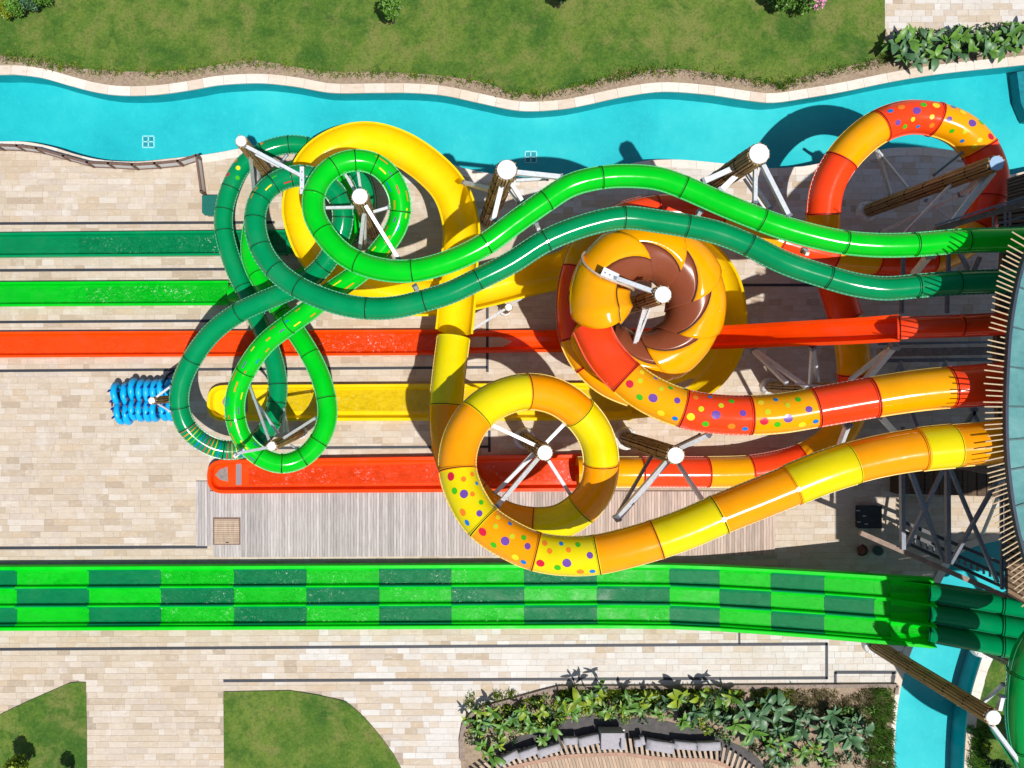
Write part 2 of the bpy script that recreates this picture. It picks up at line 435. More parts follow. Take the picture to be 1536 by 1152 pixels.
# the pieces seen most openly become single pavers, the rest one part
cand = sorted(range(len(tiles)), key=lambda i: (-(tiles[i][1] > .8 and ((tiles[i][4] < 300 and 560 < tiles[i][5] < 820) or (tiles[i][5] > 940 and tiles[i][4] < 1240 and 0 < tiles[i][4]) or (tiles[i][4] < 300 and 245 < tiles[i][5] < 330)) and tiles[i][5] < 1150), -tiles[i][1]))
single = set(cand[:290])
rest = MB()
for i, (q, L, c, h, px, py) in enumerate(tiles):
    if i in single:
        m = MB(); m.quad_box(q, -.02, h+.002, 0, c); m.obj('paver', TRAV, plaza, tint=True)
    else: rest.quad_box(q, -.02, h, 0, c)
o = rest.obj('pavers', TRAV, plaza, tint=True); o['kind'] = 'stuff'

# coping stones along the pool edges
def coping(edge, wdt, side, name_label, step=.95, z=.035, x_lim=(-300, 1620)):
    t = thing('pool_coping', name_label, 'coping', (0, 0, 0))
    t['kind'] = 'structure'; del t['category']; del t['label']
    pts = [Vector((x, y)) for x, y in edge]
    cum = [0]
    for i in range(1, len(pts)): cum.append(cum[-1]+(pts[i]-pts[i-1]).length)
    def at(s):
        for i in range(1, len(pts)):
            if cum[i] >= s or i == len(pts)-1:
                k = (s-cum[i-1])/max(1e-6, cum[i]-cum[i-1]); p = pts[i-1].lerp(pts[i], k); d = (pts[i]-pts[i-1]).normalized()
                return p, Vector((-d.y, d.x))
    s = 0
    while s < cum[-1]-.1:
        L = step*random.uniform(.75, 1.2); e = min(s+L, cum[-1])
        ps, po = [], []
        for j in range(4):
            p, n = at(s+.005+(e-s-.01)*j/3); ps.append(p-n*.015*side); po.append(p+n*wdt*side)
        q = [(p.x, p.y) for p in ps]+[(p.x, p.y) for p in reversed(po)]
        px = ps[0].x*PPM+NX
        if x_lim[0] < px < x_lim[1]:
            m = MB(); c = random.choice([(.68, .60, .50), (.72, .66, .58), (.66, .58, .49), (.70, .64, .57), (.62, .52, .42)])
            m.quad_box(q if side < 0 else list(reversed(q)), -.05, z+random.random()*.004, 0, c)
            o = m.obj('coping_stone', TRAV, t, tint=True); fix_normals(o)
        s = e
coping(poolA_n, .42, 1, '')
coping(poolA_s, .36, 1, '', 1.0, .03)
coping(poolB_w, .34, 1, '', 1.0, .03)
coping(poolB_e, .42, 1, '', 1.0, .03)

# dark slot drains
drains = [([(-300, 336.6), (412, 333.5)], 4), ([(-300, 407.3), (380, 403.5)], 4), ([(-300, 485), (345, 481)], 4), ([(-300, 558.5), (731, 551)], 4),
          ([(400, 672), (734, 670)], 4), ([(-300, 823.6), (311, 820.5)], 4.5), ([(-300, 976), (1241, 965.8)], 4.2), ([(335, 1021.3), (1241, 1017)], 4),
          ([(1240, 964), (1240, 1019)], 4), ([(1109, 939), (1109, 966)], 3), ([(1252, 1008.5), (1344, 1008.5)], 4.5), ([(1253, 1008), (1253, 1027)], 4),
          ([(1340, 1008), (1340, 1027)], 5), ([(731, 455), (731, 558)], 4), ([(734, 646), (734, 678)], 4), ([(1080, 427.5), (1240, 427.5)], 4)]
SLOT = plain('slot_drain', (.03, .034, .045), .6, .2, .3, 12)
dl = ['upper left paving above the dark green lane', 'strip between the dark green and light green lanes', 'strip between the light green and red lanes', 'long strip below the red speed lane',
      'strip above the lower red lane', 'left paving above the checkered racer', 'paving just below the checkered racer', 'paving above the planted bed', 'short upright piece at the right of the lower paving',
      'short stub up to the checkered racer', 'top of the small frame by the curved channel', 'left of the small frame by the curved channel', 'right of the small frame by the curved channel',
      'upright piece below the small round pylon', 'upright piece beside the yellow ring', 'shaded paving right of the spiral shell']
for (ln, wd), d in zip(drains, dl):
    m = MB()
    for (x0, y0), (x1, y1) in zip(ln, ln[1:]):
        m.bar(G(x0, y0, .016), G(x1, y1, .016), wd/PPM, .02)
        a, b = G(x0, y0, .02), G(x1, y1, .02)
    o = m.obj('slot_drain', SLOT); tag(o, 'dark slot drain in the '+d if not d.startswith(('top', 'left of', 'right of', 'short')) else 'dark slot drain, '+d, 'drain', 'dark slot drains in the paving')

# ------------------------------------------------------------------ slide building kit
class Path:
    """smooth 3D centre line through photo-measured points (px, py, height/H [, flag])"""
    def __init__(s, pts, step=.12):
        ctrl = [P(*p[:3]) for p in pts]; s.pts = []; marks = []
        N = len(ctrl)
        for i in range(N-1):
            p0, p1, p2, p3 = ctrl[max(0, i-1)], ctrl[i], ctrl[i+1], ctrl[min(N-1, i+2)]
            if i == 0: p0 = p1*2-p2
            if i == N-2: p3 = p2*2-p1
            marks.append(len(s.pts)); L = (p2-p1).length; n = max(2, int(L/step))
            # centripetal parametrisation
            t0 = 0; t1 = t0+max(1e-4, (p1-p0).length**.5); t2 = t1+max(1e-4, (p2-p1).length**.5); t3 = t2+max(1e-4, (p3-p2).length**.5)
            for j in range(n):
                t = t1+(t2-t1)*j/n
                A1 = p0*((t1-t)/(t1-t0))+p1*((t-t0)/(t1-t0)); A2 = p1*((t2-t)/(t2-t1))+p2*((t-t1)/(t2-t1)); A3 = p2*((t3-t)/(t3-t2))+p3*((t-t2)/(t3-t2))
                B1 = A1*((t2-t)/(t2-t0))+A2*((t-t0)/(t2-t0)); B2 = A2*((t3-t)/(t3-t1))+A3*((t-t1)/(t3-t1))
                s.pts.append(B1*((t2-t)/(t2-t1))+B2*((t-t1)/(t2-t1)))
        marks.append(len(s.pts)); s.pts.append(ctrl[-1])
        # light smoothing
        for _ in range(6):
            q = s.pts[:]
            for i in range(1, len(q)-1): s.pts[i] = (q[i-1]+q[i]*2+q[i+1])/4
        s.cum = [0]
        for i in range(1, len(s.pts)): s.cum.append(s.cum[-1]+(s.pts[i]-s.pts[i-1]).length)
        s.L = s.cum[-1]; s.marks = [s.cum[min(k, len(s.cum)-1)] for k in marks]
        s.joints = [s.marks[i] for i, p in enumerate(pts) if len(p) > 3]
    def at(s, d):
        d = max(0, min(s.L, d)); lo, hi = 0, len(s.cum)-1
        while hi-lo > 1:
            mid = (lo+hi)//2
            if s.cum[mid] <= d: lo = mid
            else: hi = mid
        k = (d-s.cum[lo])/max(1e-6, s.cum[hi]-s.cum[lo])
        return s.pts[lo].lerp(s.pts[hi], k)
    def frame(s, d):
        p = s.at(d); e = .12
        t = (s.at(d+e)-s.at(d-e)).normalized(); sd_ = t.cross(Vector((0, 0, 1))).normalized()
        return p, t, sd_, sd_.cross(t)
def on_tube(path, d, th, r):
    p, t, a, u = path.frame(d); return p+a*math.cos(th)*r+u*math.sin(th)*r

def sweep(path, s0, s1, prof, step=.2, closed=True, caps=False):
    """prof(d) -> list of (side, up) ; returns verts, faces"""
    n = max(1, int(math.ceil((s1-s0)/step))); v = []; f = []; k = None
    for i in range(n+1):
        d = s0+(s1-s0)*i/n; p, t, a, u = path.frame(d); q = prof(d); k = len(q)
        v += [p+a*x+u*y for x, y in q]
    m = k if closed else k-1
    for i in range(n):
        for j in range(m):
            j2 = (j+1) % k
            f.append((i*k+j, i*k+j2, (i+1)*k+j2, (i+1)*k+j))
    if caps: f += [tuple(reversed(range(k))), tuple(range(n*k, n*k+k))]
    return v, f
def circ(r, n=26):
    return [(math.cos(2*math.pi*i/n)*r, math.sin(2*math.pi*i/n)*r) for i in range(n)]

def lips(path, s0, s1, r, mat, parent, wid=.045, bolts=True, drop=.012):
    for sg in (1, -1):
        m = MB()
        pr = [(sg*(r-.02), -.02), (sg*(r+wid), -.02), (sg*(r+wid), .016), (sg*(r-.02), .016)]
        if sg < 0: pr.reverse()
        v, f = sweep(path, s0+.01, s1-.01, lambda d: pr, .25, caps=True); m.add(v, f, 0)
        if bolts:
            d = s0+.08
            while d < s1-.05:
                p, t, a, u = path.frame(d); c = p+a*sg*(r+wid*.55)+u*.028
                m.bar(c-t*.016, c+t*.016, .026, .02, 1); d += .155
        m.obj('flange', None, parent, mats=[mat, BOLT])
def ring(path, d, r, mat, parent, w_=.05, rr=.03, name='joint_ring', seam_=None):
    m = MB()
    pr = circ(r+rr, 30); pi = circ(r-.01, 30)
    for (a, b) in ((d-w_/2-.02, d-.02), (d+.02, d+w_/2+.02)):
        v, f = sweep(path, a, b, lambda q: pr, 1, caps=True); m.add(v, f, 0)
    pr2 = circ(r+rr*.55, 30); v, f = sweep(path, d-.024, d+.024, lambda q: pr2, 1, caps=False); m.add(v, f, 1)
    o = m.obj(name, None, parent, mats=[mat, seam_ or SEAM.get(mat, BIND)]); fix_normals(o); return o

DOTC = {k: gel('dot_'+k, c, .22, .05) for k, c in dict(purple=(.15, .06, .34), green=(.05, .46, .01), blue=(.005, .19, .60), red=(.60, .015, .045), orange=(.85, .22, .015), lime=(.55, .60, .02), yellow=(.88, .66, .02)).items()}
def dot(path, d, th, r, rad, col, parent, name='spot'):
    v = [on_tube(path, d, th, r+.008)]; n = 16
    for i in range(n):
        a = 2*math.pi*i/n; v.append(on_tube(path, d+rad*math.cos(a), th+rad*math.sin(a)/r, r+.008))
    o = mesh_obj(name, v, [(0, 1+i, 1+(i+1) % n) for i in range(n)], DOTC[col], parent, True); fix_normals_up(o, path, d); return o
def fix_normals_up(o, path, d):
    c = path.at(d); me = o.data
    me.update()
    if len(me.polygons) and me.polygons[0].normal.dot(me.vertices[0].co-c) < 0: me.flip_normals()
def dash(path, d, th, r, ln, wd, col, parent, name='dash'):
    v = []; n = max(2, int(ln/.12))
    for i in range(n+1):
        dd = d-ln/2+ln*i/n
        v += [on_tube(path, dd, th-wd/2/r, r+.007), on_tube(path, dd, th+wd/2/r, r+.007)]
    f = [(2*i, 2*i+1, 2*i+3, 2*i+2) for i in range(n)]
    o = mesh_obj(name, v, f, DOTC[col], parent, True); fix_normals_up(o, path, d); return o
def hoop(path, d, r, wd, col, parent):
    v = []; n = 18
    for i in range(n+1):
        th = math.pi*(-.02+1.04*i/n); v += [on_tube(path, d-wd/2, th, r+.007), on_tube(path, d+wd/2, th, r+.007)]
    o = mesh_obj('stripe', v, [(2*i, 2*i+1, 2*i+3, 2*i+2) for i in range(n)], DOTC[col], parent, True); fix_normals_up(o, path, d)

def tube_section(path, s0, s1, r, mat, lipm, parent, bolts=True, nseg=30, name='tube_section', wid=.045):
    pr = circ(r, nseg)
    v, f = sweep(path, s0, s1, lambda d: pr, .18)
    o = mesh_obj(name, v, f, mat, parent, True)
    me = o.data; c = path.at(s0); me.update()
    if me.polygons[0].normal.dot(me.polygons[0].center-path.at(s0)) < 0: me.flip_normals()
    lips(path, s0, s1, r, lipm, o, wid, bolts)
    return o
SPOTS = [(.14, 78, .115, 'purple'), (.52, 96, .155, 'purple'), (.30, 128, .125, 'orange'), (.30, 48, .10, 'green'), (.47, 66, .095, 'lime'), (.66, 122, .115, 'green'), (.88, 112, .14, 'red'), (.80, 74, .10, 'lime'), (.86, 46, .11, 'orange'), (.12, 128, .10, 'blue'), (.62, 34, .085, 'blue')]
def spots(path, s0, s1, r, parent, flip=False, bg=None, seed=0):
    rnd = random.Random(seed)
    for u, th, rad, col in SPOTS:
        if bg and col == bg: col = 'yellow' if bg != 'lime' else 'orange'
        rad *= .9; u2 = 1-u if flip else u; t2 = 180-th if flip else th
        t2 += rnd.uniform(-7, 7); u2 = min(.92, max(.08, u2+rnd.uniform(-.03, .03)))
        dot(path, s0+(s1-s0)*u2, R(t2), r, rad*1.08, col, parent)

def trough_prof(r, wall=.03, lip=.10, rise=.0, hi=0.0):
    n = 16; ins = [(math.cos(math.pi+math.pi*i/n)*r, math.sin(math.pi+math.pi*i/n)*r) for i in range(n+1)]
    out = [(math.cos(-math.pi*i/n)*(r+wall), math.sin(-math.pi*i/n)*(r+wall)) for i in range(n+1)]
    return [(-r-lip, rise), (-r-lip, rise+.035), (-r, rise+.035)]+ins+[(r, rise+.035), (r+lip, rise+.035), (r+lip, rise)]+out
def trough(path, s0, s1, r, mat, parent, name='trough_section', lip=.10, hi=0.0, hs=1, smooth=True):
    base = trough_prof(r, .03, lip)
    def pr(d):
        if not hi: return base
        return [(x, y+(hi*max(0, (x*hs/r))**2 if x*hs > 0 else 0)) for x, y in base]
    v, f = sweep(path, s0, s1, pr, .2, caps=False)
    o = mesh_obj(name, v, f, mat, parent, smooth); fix_normals(o)
    if smooth:
        try:
            me = o.data; me.set_sharp_from_angle(angle=R(40))
        except Exception: pass
    return o

# flow water inside the run-out lanes
def flow_mat(name, foam_glint, tint, wav=.16):
    m, t, b = newmat(name); t.nodes.remove(b); out = t.nodes['Material Output']; v = coords(t, 'World')
    mp = nn(t, 'ShaderNodeMapping'); mp.inputs['Scale'].default_value = (1.0, 1.6, 1); t.links.new(v, mp.inputs[0])
    n1 = noise(t, mp.outputs[0], 3.2, 7, .72, 1.3); n2 = noise(t, v, 11, 5, .7, .9); n3 = noise(t, v, .42, 3, .5)
    h = nn(t, 'ShaderNodeMath', operation='ADD'); t.links.new(n1, h.inputs[0]); t.links.new(n2, h.inputs[1])
    bp = nn(t, 'ShaderNodeBump'); bp.inputs['Strength'].default_value = 1.0; bp.inputs['Distance'].default_value = wav
    t.links.new(h.outputs[0], bp.inputs['Height'])
    tr = nn(t, 'ShaderNodeBsdfTransparent'); t.links.new(ramp(t, n1, [(.38, tuple(c*.90 for c in tint)), (.50, tint), (.60, (1, 1, 1))]), tr.inputs[0])  # noise in the tint paints refracted light and dark into the water
    gl = nn(t, 'ShaderNodeBsdfGlossy'); gl.inputs['Roughness'].default_value = .09
    fr = nn(t, 'ShaderNodeFresnel'); fr.inputs[0].default_value = 1.36
    t.links.new(bp.outputs[0], gl.inputs['Normal']); t.links.new(bp.outputs[0], fr.inputs['Normal'])
    mx = nn(t, 'ShaderNodeMixShader'); hf = nn(t, 'ShaderNodeMath', operation='MULTIPLY'); hf.inputs[1].default_value = .38; t.links.new(fr.outputs[0], hf.inputs[0]); t.links.new(hf.outputs[0], mx.inputs[0]); t.links.new(tr.outputs[0], mx.inputs[1]); t.links.new(gl.outputs[0], mx.inputs[2])
    df = nn(t, 'ShaderNodeBsdfDiffuse'); df.inputs[0].default_value = (.86, .92, .90, 1)
    fm = nn(t, 'ShaderNodeMath', operation='MULTIPLY'); t.links.new(mapr(t, n2, .56, .63, 0, 1), fm.inputs[0]); t.links.new(mapr(t, n1, .49, .56, 0, 1), fm.inputs[1])
    f2 = nn(t, 'ShaderNodeMath', operation='MULTIPLY'); t.links.new(fm.outputs[0], f2.inputs[0]); t.links.new(mapr(t, n3, .44, .60, foam_glint*.12, foam_glint), f2.inputs[1])  # white flecks serve as foam and as painted sun glints
    m2 = nn(t, 'ShaderNodeMixShader'); t.links.new(f2.outputs[0], m2.inputs[0]); t.links.new(mx.outputs[0], m2.inputs[1]); t.links.new(df.outputs[0], m2.inputs[2])
    t.links.new(m2.outputs[0], out.inputs[0]); return m
FLOW = flow_mat('lane_water', .62, (.97, .985, .98)); FLOWC = flow_mat('calm_lane_water', .08, (.99, .99, .99), .08)

def outline_lane(parent, outline, mat, h=.34, rim=.13, slope=.10, floor_z=.07, name='runout_lane', water=None, wmat=None):
    """U-shaped run-out built from a closed outline (world xy, counter-clockwise)"""
    n = len(outline); P2 = [Vector(p) for p in outline]
    nrm = []
    for i in range(n):
        d = (P2[(i+1) % n]-P2[i-1]).normalized(); nrm.append(Vector((-d.y, d.x)))   # inward for ccw
    rings = [(0, 0), (0, h-.03), (.02, h), (rim-.02, h), (rim, h-.03), (rim+slope*.5, floor_z+.05), (rim+slope, floor_z)]
    v = []; f = []
    for off, z in rings:
        for i in range(n): q = P2[i]+nrm[i]*off; v.append((q.x, q.y, z))
    for k in range(len(rings)-1):
        for i in range(n):
            j = (i+1) % n; f.append((k*n+i, k*n+j, (k+1)*n+j, (k+1)*n+i))
    f.append(tuple((len(rings)-1)*n+i for i in range(n)))
    o = mesh_obj(name, v, f, mat, parent); fix_normals(o)
    if water:
        sheet_o = sheet('water', [water], floor_z+.045, wmat or FLOW, parent)
    return o
def stadium(x0, x1, yt, yb, rnd_left=True, yt1=None, yb1=None):
    """pixel outline: left end rounded; yt1/yb1 = values at the right end"""
    yt1 = yt if yt1 is None else yt1; yb1 = yb if yb1 is None else yb1
    pts = []
    hw = (yb-yt)/2; cy = (yt+yb)/2
    if rnd_left:
        for i in range(13):
            a = math.pi/2+math.pi*i/12; cx = x0+hw*1.05
            ex = abs(math.cos(a))**.8; ey = abs(math.sin(a))**.75
            pts.append((cx-hw*1.05*ex, cy-hw*ey*(1 if math.sin(a) > 0 else -1)))
    else: pts += [(x0, yt), (x0, yb)]
    pts += [(x1, yb1), (x1, yt1)]
    pts = [tuple(G(x, y)[:2]) for x, y in pts]
    area = sum(pts[i-1][0]*pts[i][1]-pts[i][0]*pts[i-1][1] for i in range(len(pts)))
    return pts if area > 0 else list(reversed(pts))
def rect(x0, y0, x1, y1, y0b=None, y1b=None):
    return [tuple(G(x, y)[:2]) for x, y in ((x0, y1), (x1, y1b if y1b is not None else y1), (x1, y0b if y0b is not None else y0), (x0, y0))]

# ------------------------------------------------------------------ light green tube slide
r = .385
lgp = Path([(1560, 358, .272), (1502, 360, .268), (1448, 361, .265, 1), (1373, 367, .26, 1), (1317, 368, .256), (1268, 364, .252, 1), (1223, 355, .249), (1176, 342, .246), (1142, 330, .244, 1), (1085, 307, .241), (1026, 281, .238, 1), (989, 268, .236), (946, 264, .234), (903, 266, .232, 1), (855, 278, .229), (819, 301, .227, 1), (772, 334, .224), (729, 366, .221, 1), (678, 391, .218), (619, 406.5, .214, 1), (576, 405, .211), (536, 393.5, .207, 1), (506, 374, .204), (484, 347, .201, 1), (470.6, 321, .198), (470.6, 292, .195, 1), (480, 270, .192), (500.5, 250, .189, 1), (532, 240, .186, 1), (563, 246, .183, 1), (586, 266, .180, 1), (599.5, 294.6, .176), (601, 318, .173, 1), (592, 347, .169), (573, 373, .165), (547, 402, .160, 1), (521, 422, .156), (490, 443, .150), (465, 464, .146), (433.5, 487, .140, 1), (397, 516, .133), (368, 557, .126, 1), (354, 591.5, .121), (353, 627, .116, 1), (364, 659, .112), (389, 684, .108, 1), (423, 695.6, .105, 1), (454, 686.5, .101, 1), (478, 662, .097, 1), (491, 628, .093), (489.5, 597, .09, 1), (480, 563, .086), (465, 531.5, .082, 1), (444, 498, .078), (423, 470, .074, 1), (404, 440, .069), (386, 412, .064, 1), (375.5, 383, .058), (378, 345, .052, 1), (390, 300, .047), (412, 268, .043, 1), (440, 256, .040), (480, 257, .037, 1), (508, 274, .034), (525, 300, .031, 1), (526, 340, .029), (500, 382, .026, 1), (455, 415, .023), (410, 434, .02, 1), (372, 440, .017), (345, 440.5, .015)])
lg = thing('tube_slide', 'bright green enclosed tube slide with coloured dashes, looping over the dark green tube', 'water slide', P(350, 440, 0))
js = [0]+lgp.joints+[lgp.L]
for i in range(len(js)-1):
    s = tube_section(lgp, js[i], js[i+1], r, LG, LGF, lg)
    if i: ring(lgp, js[i], r, LG, lg, .05, .03)
# dashes along the ring on the right and the lower descent
def mark(path, i): return path.marks[i]
def dashes(path, a, b, seed, parent, cols, dens=.42):
    rnd = random.Random(seed); d = a; k = 0; ths = (128, 72, 104, 48, 88, 140, 60)
    while d < b:
        dash(path, d, R(ths[k % 7]+rnd.uniform(-5, 5)), .385, rnd.choice((.24, .34, .46)), .052, cols[k % len(cols)], parent)
        d += rnd.uniform(dens*.8, dens*1.15); k += 1
dashes(lgp, mark(lgp, 29)+.15, mark(lgp, 35), 3, lg, ['orange', 'yellow', 'purple', 'blue', 'red', 'orange'], .30)
dashes(lgp, mark(lgp, 36), mark(lgp, 45), 5, lg, ['orange', 'yellow', 'blue', 'purple', 'red', 'orange'], .36)
outline_lane(lg, rect(-300, 425.5, 345, 462.5, 422, 458.5), LG, .34, .12, .10, name='runout_lane', water=rect(130, 430, 343, 455.3, 428, 452))
sheet('water', [rect(-298, 431, 130, 456, 430, 455.3)], .115, FLOWC, lg)

# ------------------------------------------------------------------ dark green tube slide
dgp = Path([(1560, 418, .262), (1500, 422, .258), (1435, 424.5, .254, 1), (1375, 429, .25, 1), (1326, 433, .246), (1277, 426, .242), (1242, 416, .239, 1), (1176, 394, .234), (1124, 368, .23, 1), (1073, 348, .227), (1031, 339, .224, 1), (980, 331, .221), (936, 326, .219, 1), (881, 337, .216), (819, 361, .212, 1), (767, 394, .208), (717, 419, .205, 1), (673, 440, .202), (636, 451, .199, 1), (594, 461, .196), (550, 462.5, .193, 1), (506, 455, .19), (447, 431, .186, 1), (412, 404, .182, 1), (390, 370, .178, 1), (382, 328, .174, 1), (390, 297, .17, 1), (409, 276, .167, 1), (435, 265, .163, 1), (456, 263, .16, 1), (482, 271, .157), (508, 295, .153, 1), (515, 326, .149, 1), (506, 362, .144), (485, 399, .138, 1), (456, 424, .132), (428, 438, .127), (397, 451, .122), (358, 469, .116, 1), (319, 498, .109), (288, 539, .102, 1), (271, 578, .097), (269, 610, .092, 1), (280, 641, .086, 1), (306, 664, .08), (335, 675, .074, 1), (364, 673, .068), (390, 658, .063, 1), (407.5, 633, .06, 1), (415, 604, .057, 1), (417, 576, .055, 1), (411, 542, .053), (400, 511, .051, 1), (384, 474, .049), (365, 430, .047, 1), (349.5, 396, .045), (336, 347, .043, 1), (336, 315, .041, 1), (345.6, 281.6, .039, 1), (362.5, 250, .037), (394, 227, .034, 1), (433, 216.5, .031, 1), (461, 219, .029, 1), (505, 232, .025), (540, 262, .022, 1), (552, 310, .019), (530, 350, .017, 1), (480, 366, .014), (432, 367, .012)])
dg = thing('tube_slide', 'dark green enclosed tube slide with stripes and spots, running below the bright green tube', 'water slide', P(432, 367, 0))
js = [0]+dgp.joints+[dgp.L]
for i in range(len(js)-1):
    tube_section(dgp, js[i], js[i+1], r, DG, DGF, dg)
    if i: ring(dgp, js[i], r, DG, dg, .05, .03)
dashes(dgp, mark(dgp, 26), mark(dgp, 29)-.1, 11, dg, ['orange', 'yellow', 'green', 'red', 'orange'], .42)
cyc = ['red', 'orange', 'lime', 'green', 'blue', 'purple', 'red', 'orange', 'lime', 'blue', 'purple', 'red', 'orange', 'lime', 'blue']
a, b = mark(dgp, 43)+.05, mark(dgp, 45)+.9
for i, c in enumerate(cyc): hoop(dgp, a+(b-a)*i/len(cyc), .385, .042, c, dg)
for d, th, c in ((.35, 130, 'red'), (.4, 55, 'green'), (.8, 85, 'yellow'), (1.0, 140, 'orange'), (1.55, 142, 'red'), (1.9, 62, 'yellow'), (2.25, 132, 'orange')):
    dot(dgp, mark(dgp, 58)+.1+d, R(180-th if 0 else th), .385, .10, c, dg)
outline_lane(dg, rect(-300, 353.5, 432, 390, 346.5, 384), DG, .34, .12, .10, name='runout_lane', water=rect(120, 357, 430, 382.4, 352, 378))
sheet('water', [rect(-298, 359, 120, 384, 357, 382.4)], .115, FLOWC, dg)

# ------------------------------------------------------------------ red speed slide
srp = Path([(1560, 482, .26), (1480, 487, .247), (1405, 490, .237), (1349, 492, .228, 1), (1290, 496, .205), (1230, 499, .176), (1176, 501.5, .145), (1125, 504, .112), (1079, 506, .084), (1020, 508, .055), (960, 509.5, .033), (880, 511, .018), (780, 512, .01), (700, 513, .008)])
sr = thing('speed_slide', 'straight red-orange speed slide, its enclosed start opening into a long shallow trough', 'water slide', P(700, 513, 0))
j0 = srp.joints[0]
o = tube_section(srp, 0, (j0)*.55, .36, RE, REF, sr, False); o = tube_section(srp, j0*.55, j0, .36, RE, REF, sr, False)
ring(srp, j0*.55, .36, RE, sr); ring(srp, j0, .38, RE, sr, .10, .05, 'mouth_ring')
def srprof(d):
    k = min(1, max(0, (d-j0)/18)); w0 = .36+.03*k; hh = .36-.05*k; lp = .13
    fl = .30
    return [(-w0-lp, -hh*.1), (-w0-lp, 0), (-w0, 0), (-w0+.03, -hh*.55), (-w0+.16, -hh), (0, -hh-.02), (w0-.16, -hh), (w0-.03, -hh*.55), (w0, 0), (w0+lp, 0), (w0+lp, -hh*.1), (w0+.02, -hh*.1), (w0, -hh*.8), (w0-.12, -hh-.05), (0, -hh-.07), (-w0+.12, -hh-.05), (-w0, -hh*.8), (-w0-.02, -hh*.1)]
cuts = [j0]+[j0+x for x in (3.2, 6.8, 10.4, 14.0)]
cuts = [c for c in cuts if c < srp.L-1]+[srp.L]
for a, b in zip(cuts, cuts[1:]):
    v, f = sweep(srp, a, b, srprof, .25, caps=False); o = mesh_obj('trough_section', v, f, SR, sr); fix_normals(o)
outline_lane(sr, rect(-300, 499.5, 702, 538.5, 494.5, 532.5), SR, .34, .12, .10, name='runout_lane')
sheet('water', [rect(395, 503, 702, 529, 500, 526)], .115, FLOW, sr); sheet('water', [rect(-298, 505, 395, 532, 503, 529)], .112, FLOWC, sr)

# ------------------------------------------------------------------ yellow raft slide
rr = .67
yp = Path([(1575, 652, .315), (1480, 664.5, .305), (1430, 669, .30, 1), (1380, 674, .296, 1), (1326, 683, .291), (1277, 695, .287, 1), (1228, 711, .283), (1187, 728, .279, 1), (1130, 751, .274), (1078, 772, .270, 1), (1033, 792, .266), (985, 809, .262, 1), (940, 822, .258), (896, 832, .253, 1), (850, 834, .248), (804, 827.5, .243, 1), (762, 809, .238), (725, 784, .232, 1), (700, 747, .224), (686, 705, .216, 1), (691, 662, .208), (714.6, 622, .20, 1), (749, 598, .194), (791, 587, .188, 1), (834, 595, .182), (869, 619, .176, 1), (894, 654, .170), (902, 695, .164, 1), (894, 735, .158), (872, 763, .152, 1), (840, 783, .147), (800, 787, .141, 1), (752, 776, .135), (710, 744, .128, 1), (684, 703, .122), (670, 655, .116), (669, 608, .110, 1), (674, 556, .104), (680.5, 506, .098, 1)])
ys = thing('tube_slide', 'yellow and amber spotted tube slide with a round ring and an open yellow bend', 'water slide', P(640, 603, 0))
js = [0]+yp.joints+[yp.L]
spotsec = set()
def near_mark(path, k): return path.marks[k]
cols = {}
# tube colours from the tower down, in the order of the joints
seq = [AM, AM, LE, AM, LE, AM, LE, AM, LE, AM, LE, AM, LE, AM, LE, AM, LE, AM, LE, AM, LE]
names = [None]*len(js)
seq = [AM, LE, AM, LE, AM, LE, AM, LE, AM, LE, AM, LE, AM, LE, AM, LE, AM, AM, LE, LE]
for i in range(len(js)-1):
    mt = seq[i % len(seq)]
    fat = .03 if (mt is LE and i < 5) else 0
    s = tube_section(yp, js[i], js[i+1], rr+fat, mt, YEF, ys, bolts=i > 2, nseg=36, wid=.04)
    if i: ring(yp, js[i], rr, mt, ys, .05, .035, seam_=SEAM[YE])
    if i in (7, 8, 9): spots(yp, js[i], js[i+1], rr, s, flip=False, bg='orange' if mt is AM else 'lime', seed=i)
# open yellow flume
yt = Path([(681, 498, .090), (684, 470, .088), (687, 430, .086), (690, 382, .084), (692, 340, .083), (677, 290, .081), (650, 258, .080), (601, 224, .078), (549, 210, .077), (502, 221, .075), (470, 246, .073), (455, 284, .071), (450, 312, .069), (456, 341, .067), (468, 371, .064), (487, 396, .061), (510, 415, .058), (545, 432, .056), (610, 446, .052), (660, 446, .050), (710, 438, .047), (790, 418, .043), (850, 402, .040), (872, 384, .038), (900, 362, .036), (940, 352, .034), (990, 352, .031), (1040, 378, .029), (1078, 420, .027), (1090, 470, .025), (1085, 520, .023), (1062, 558, .021), (1025, 583, .019), (980, 597, .0175), (935, 602, .016), (900, 603, .014)])
for i in range(12):
    a, b = yt.L*i/12, yt.L*(i+1)/12
    trough(yt, a, b-.004, .72, YE, ys, hi=.22, hs=-1, lip=.09)
# hood where the tube ends over the flume
v, f = sweep(yp, yp.L-.05, yp.L+.0, lambda d: circ(.70, 30), .05)
outline_lane(ys, stadium(313.5, 945, 577, 631, True, 573.5, 630), YE, .40, .16, .12, floor_z=.09, name='runout_lane')
sheet('water', [rect(431, 585, 640, 617, 584, 617)], .145, FLOW, ys); sheet('water', [rect(640, 584, 940, 617)], .142, FLOW, ys)
m = MB(); q = [tuple(G(x, y)[:2]) for x, y in ((334, 603), (340, 592), (352, 588), (372, 588), (372, 618), (352, 618), (340, 614))]
m.quad_box(list(reversed(q)), .09, .12); m.obj('grip_mat', plain('grey_grip', (.24, .22, .20), .9), ys)

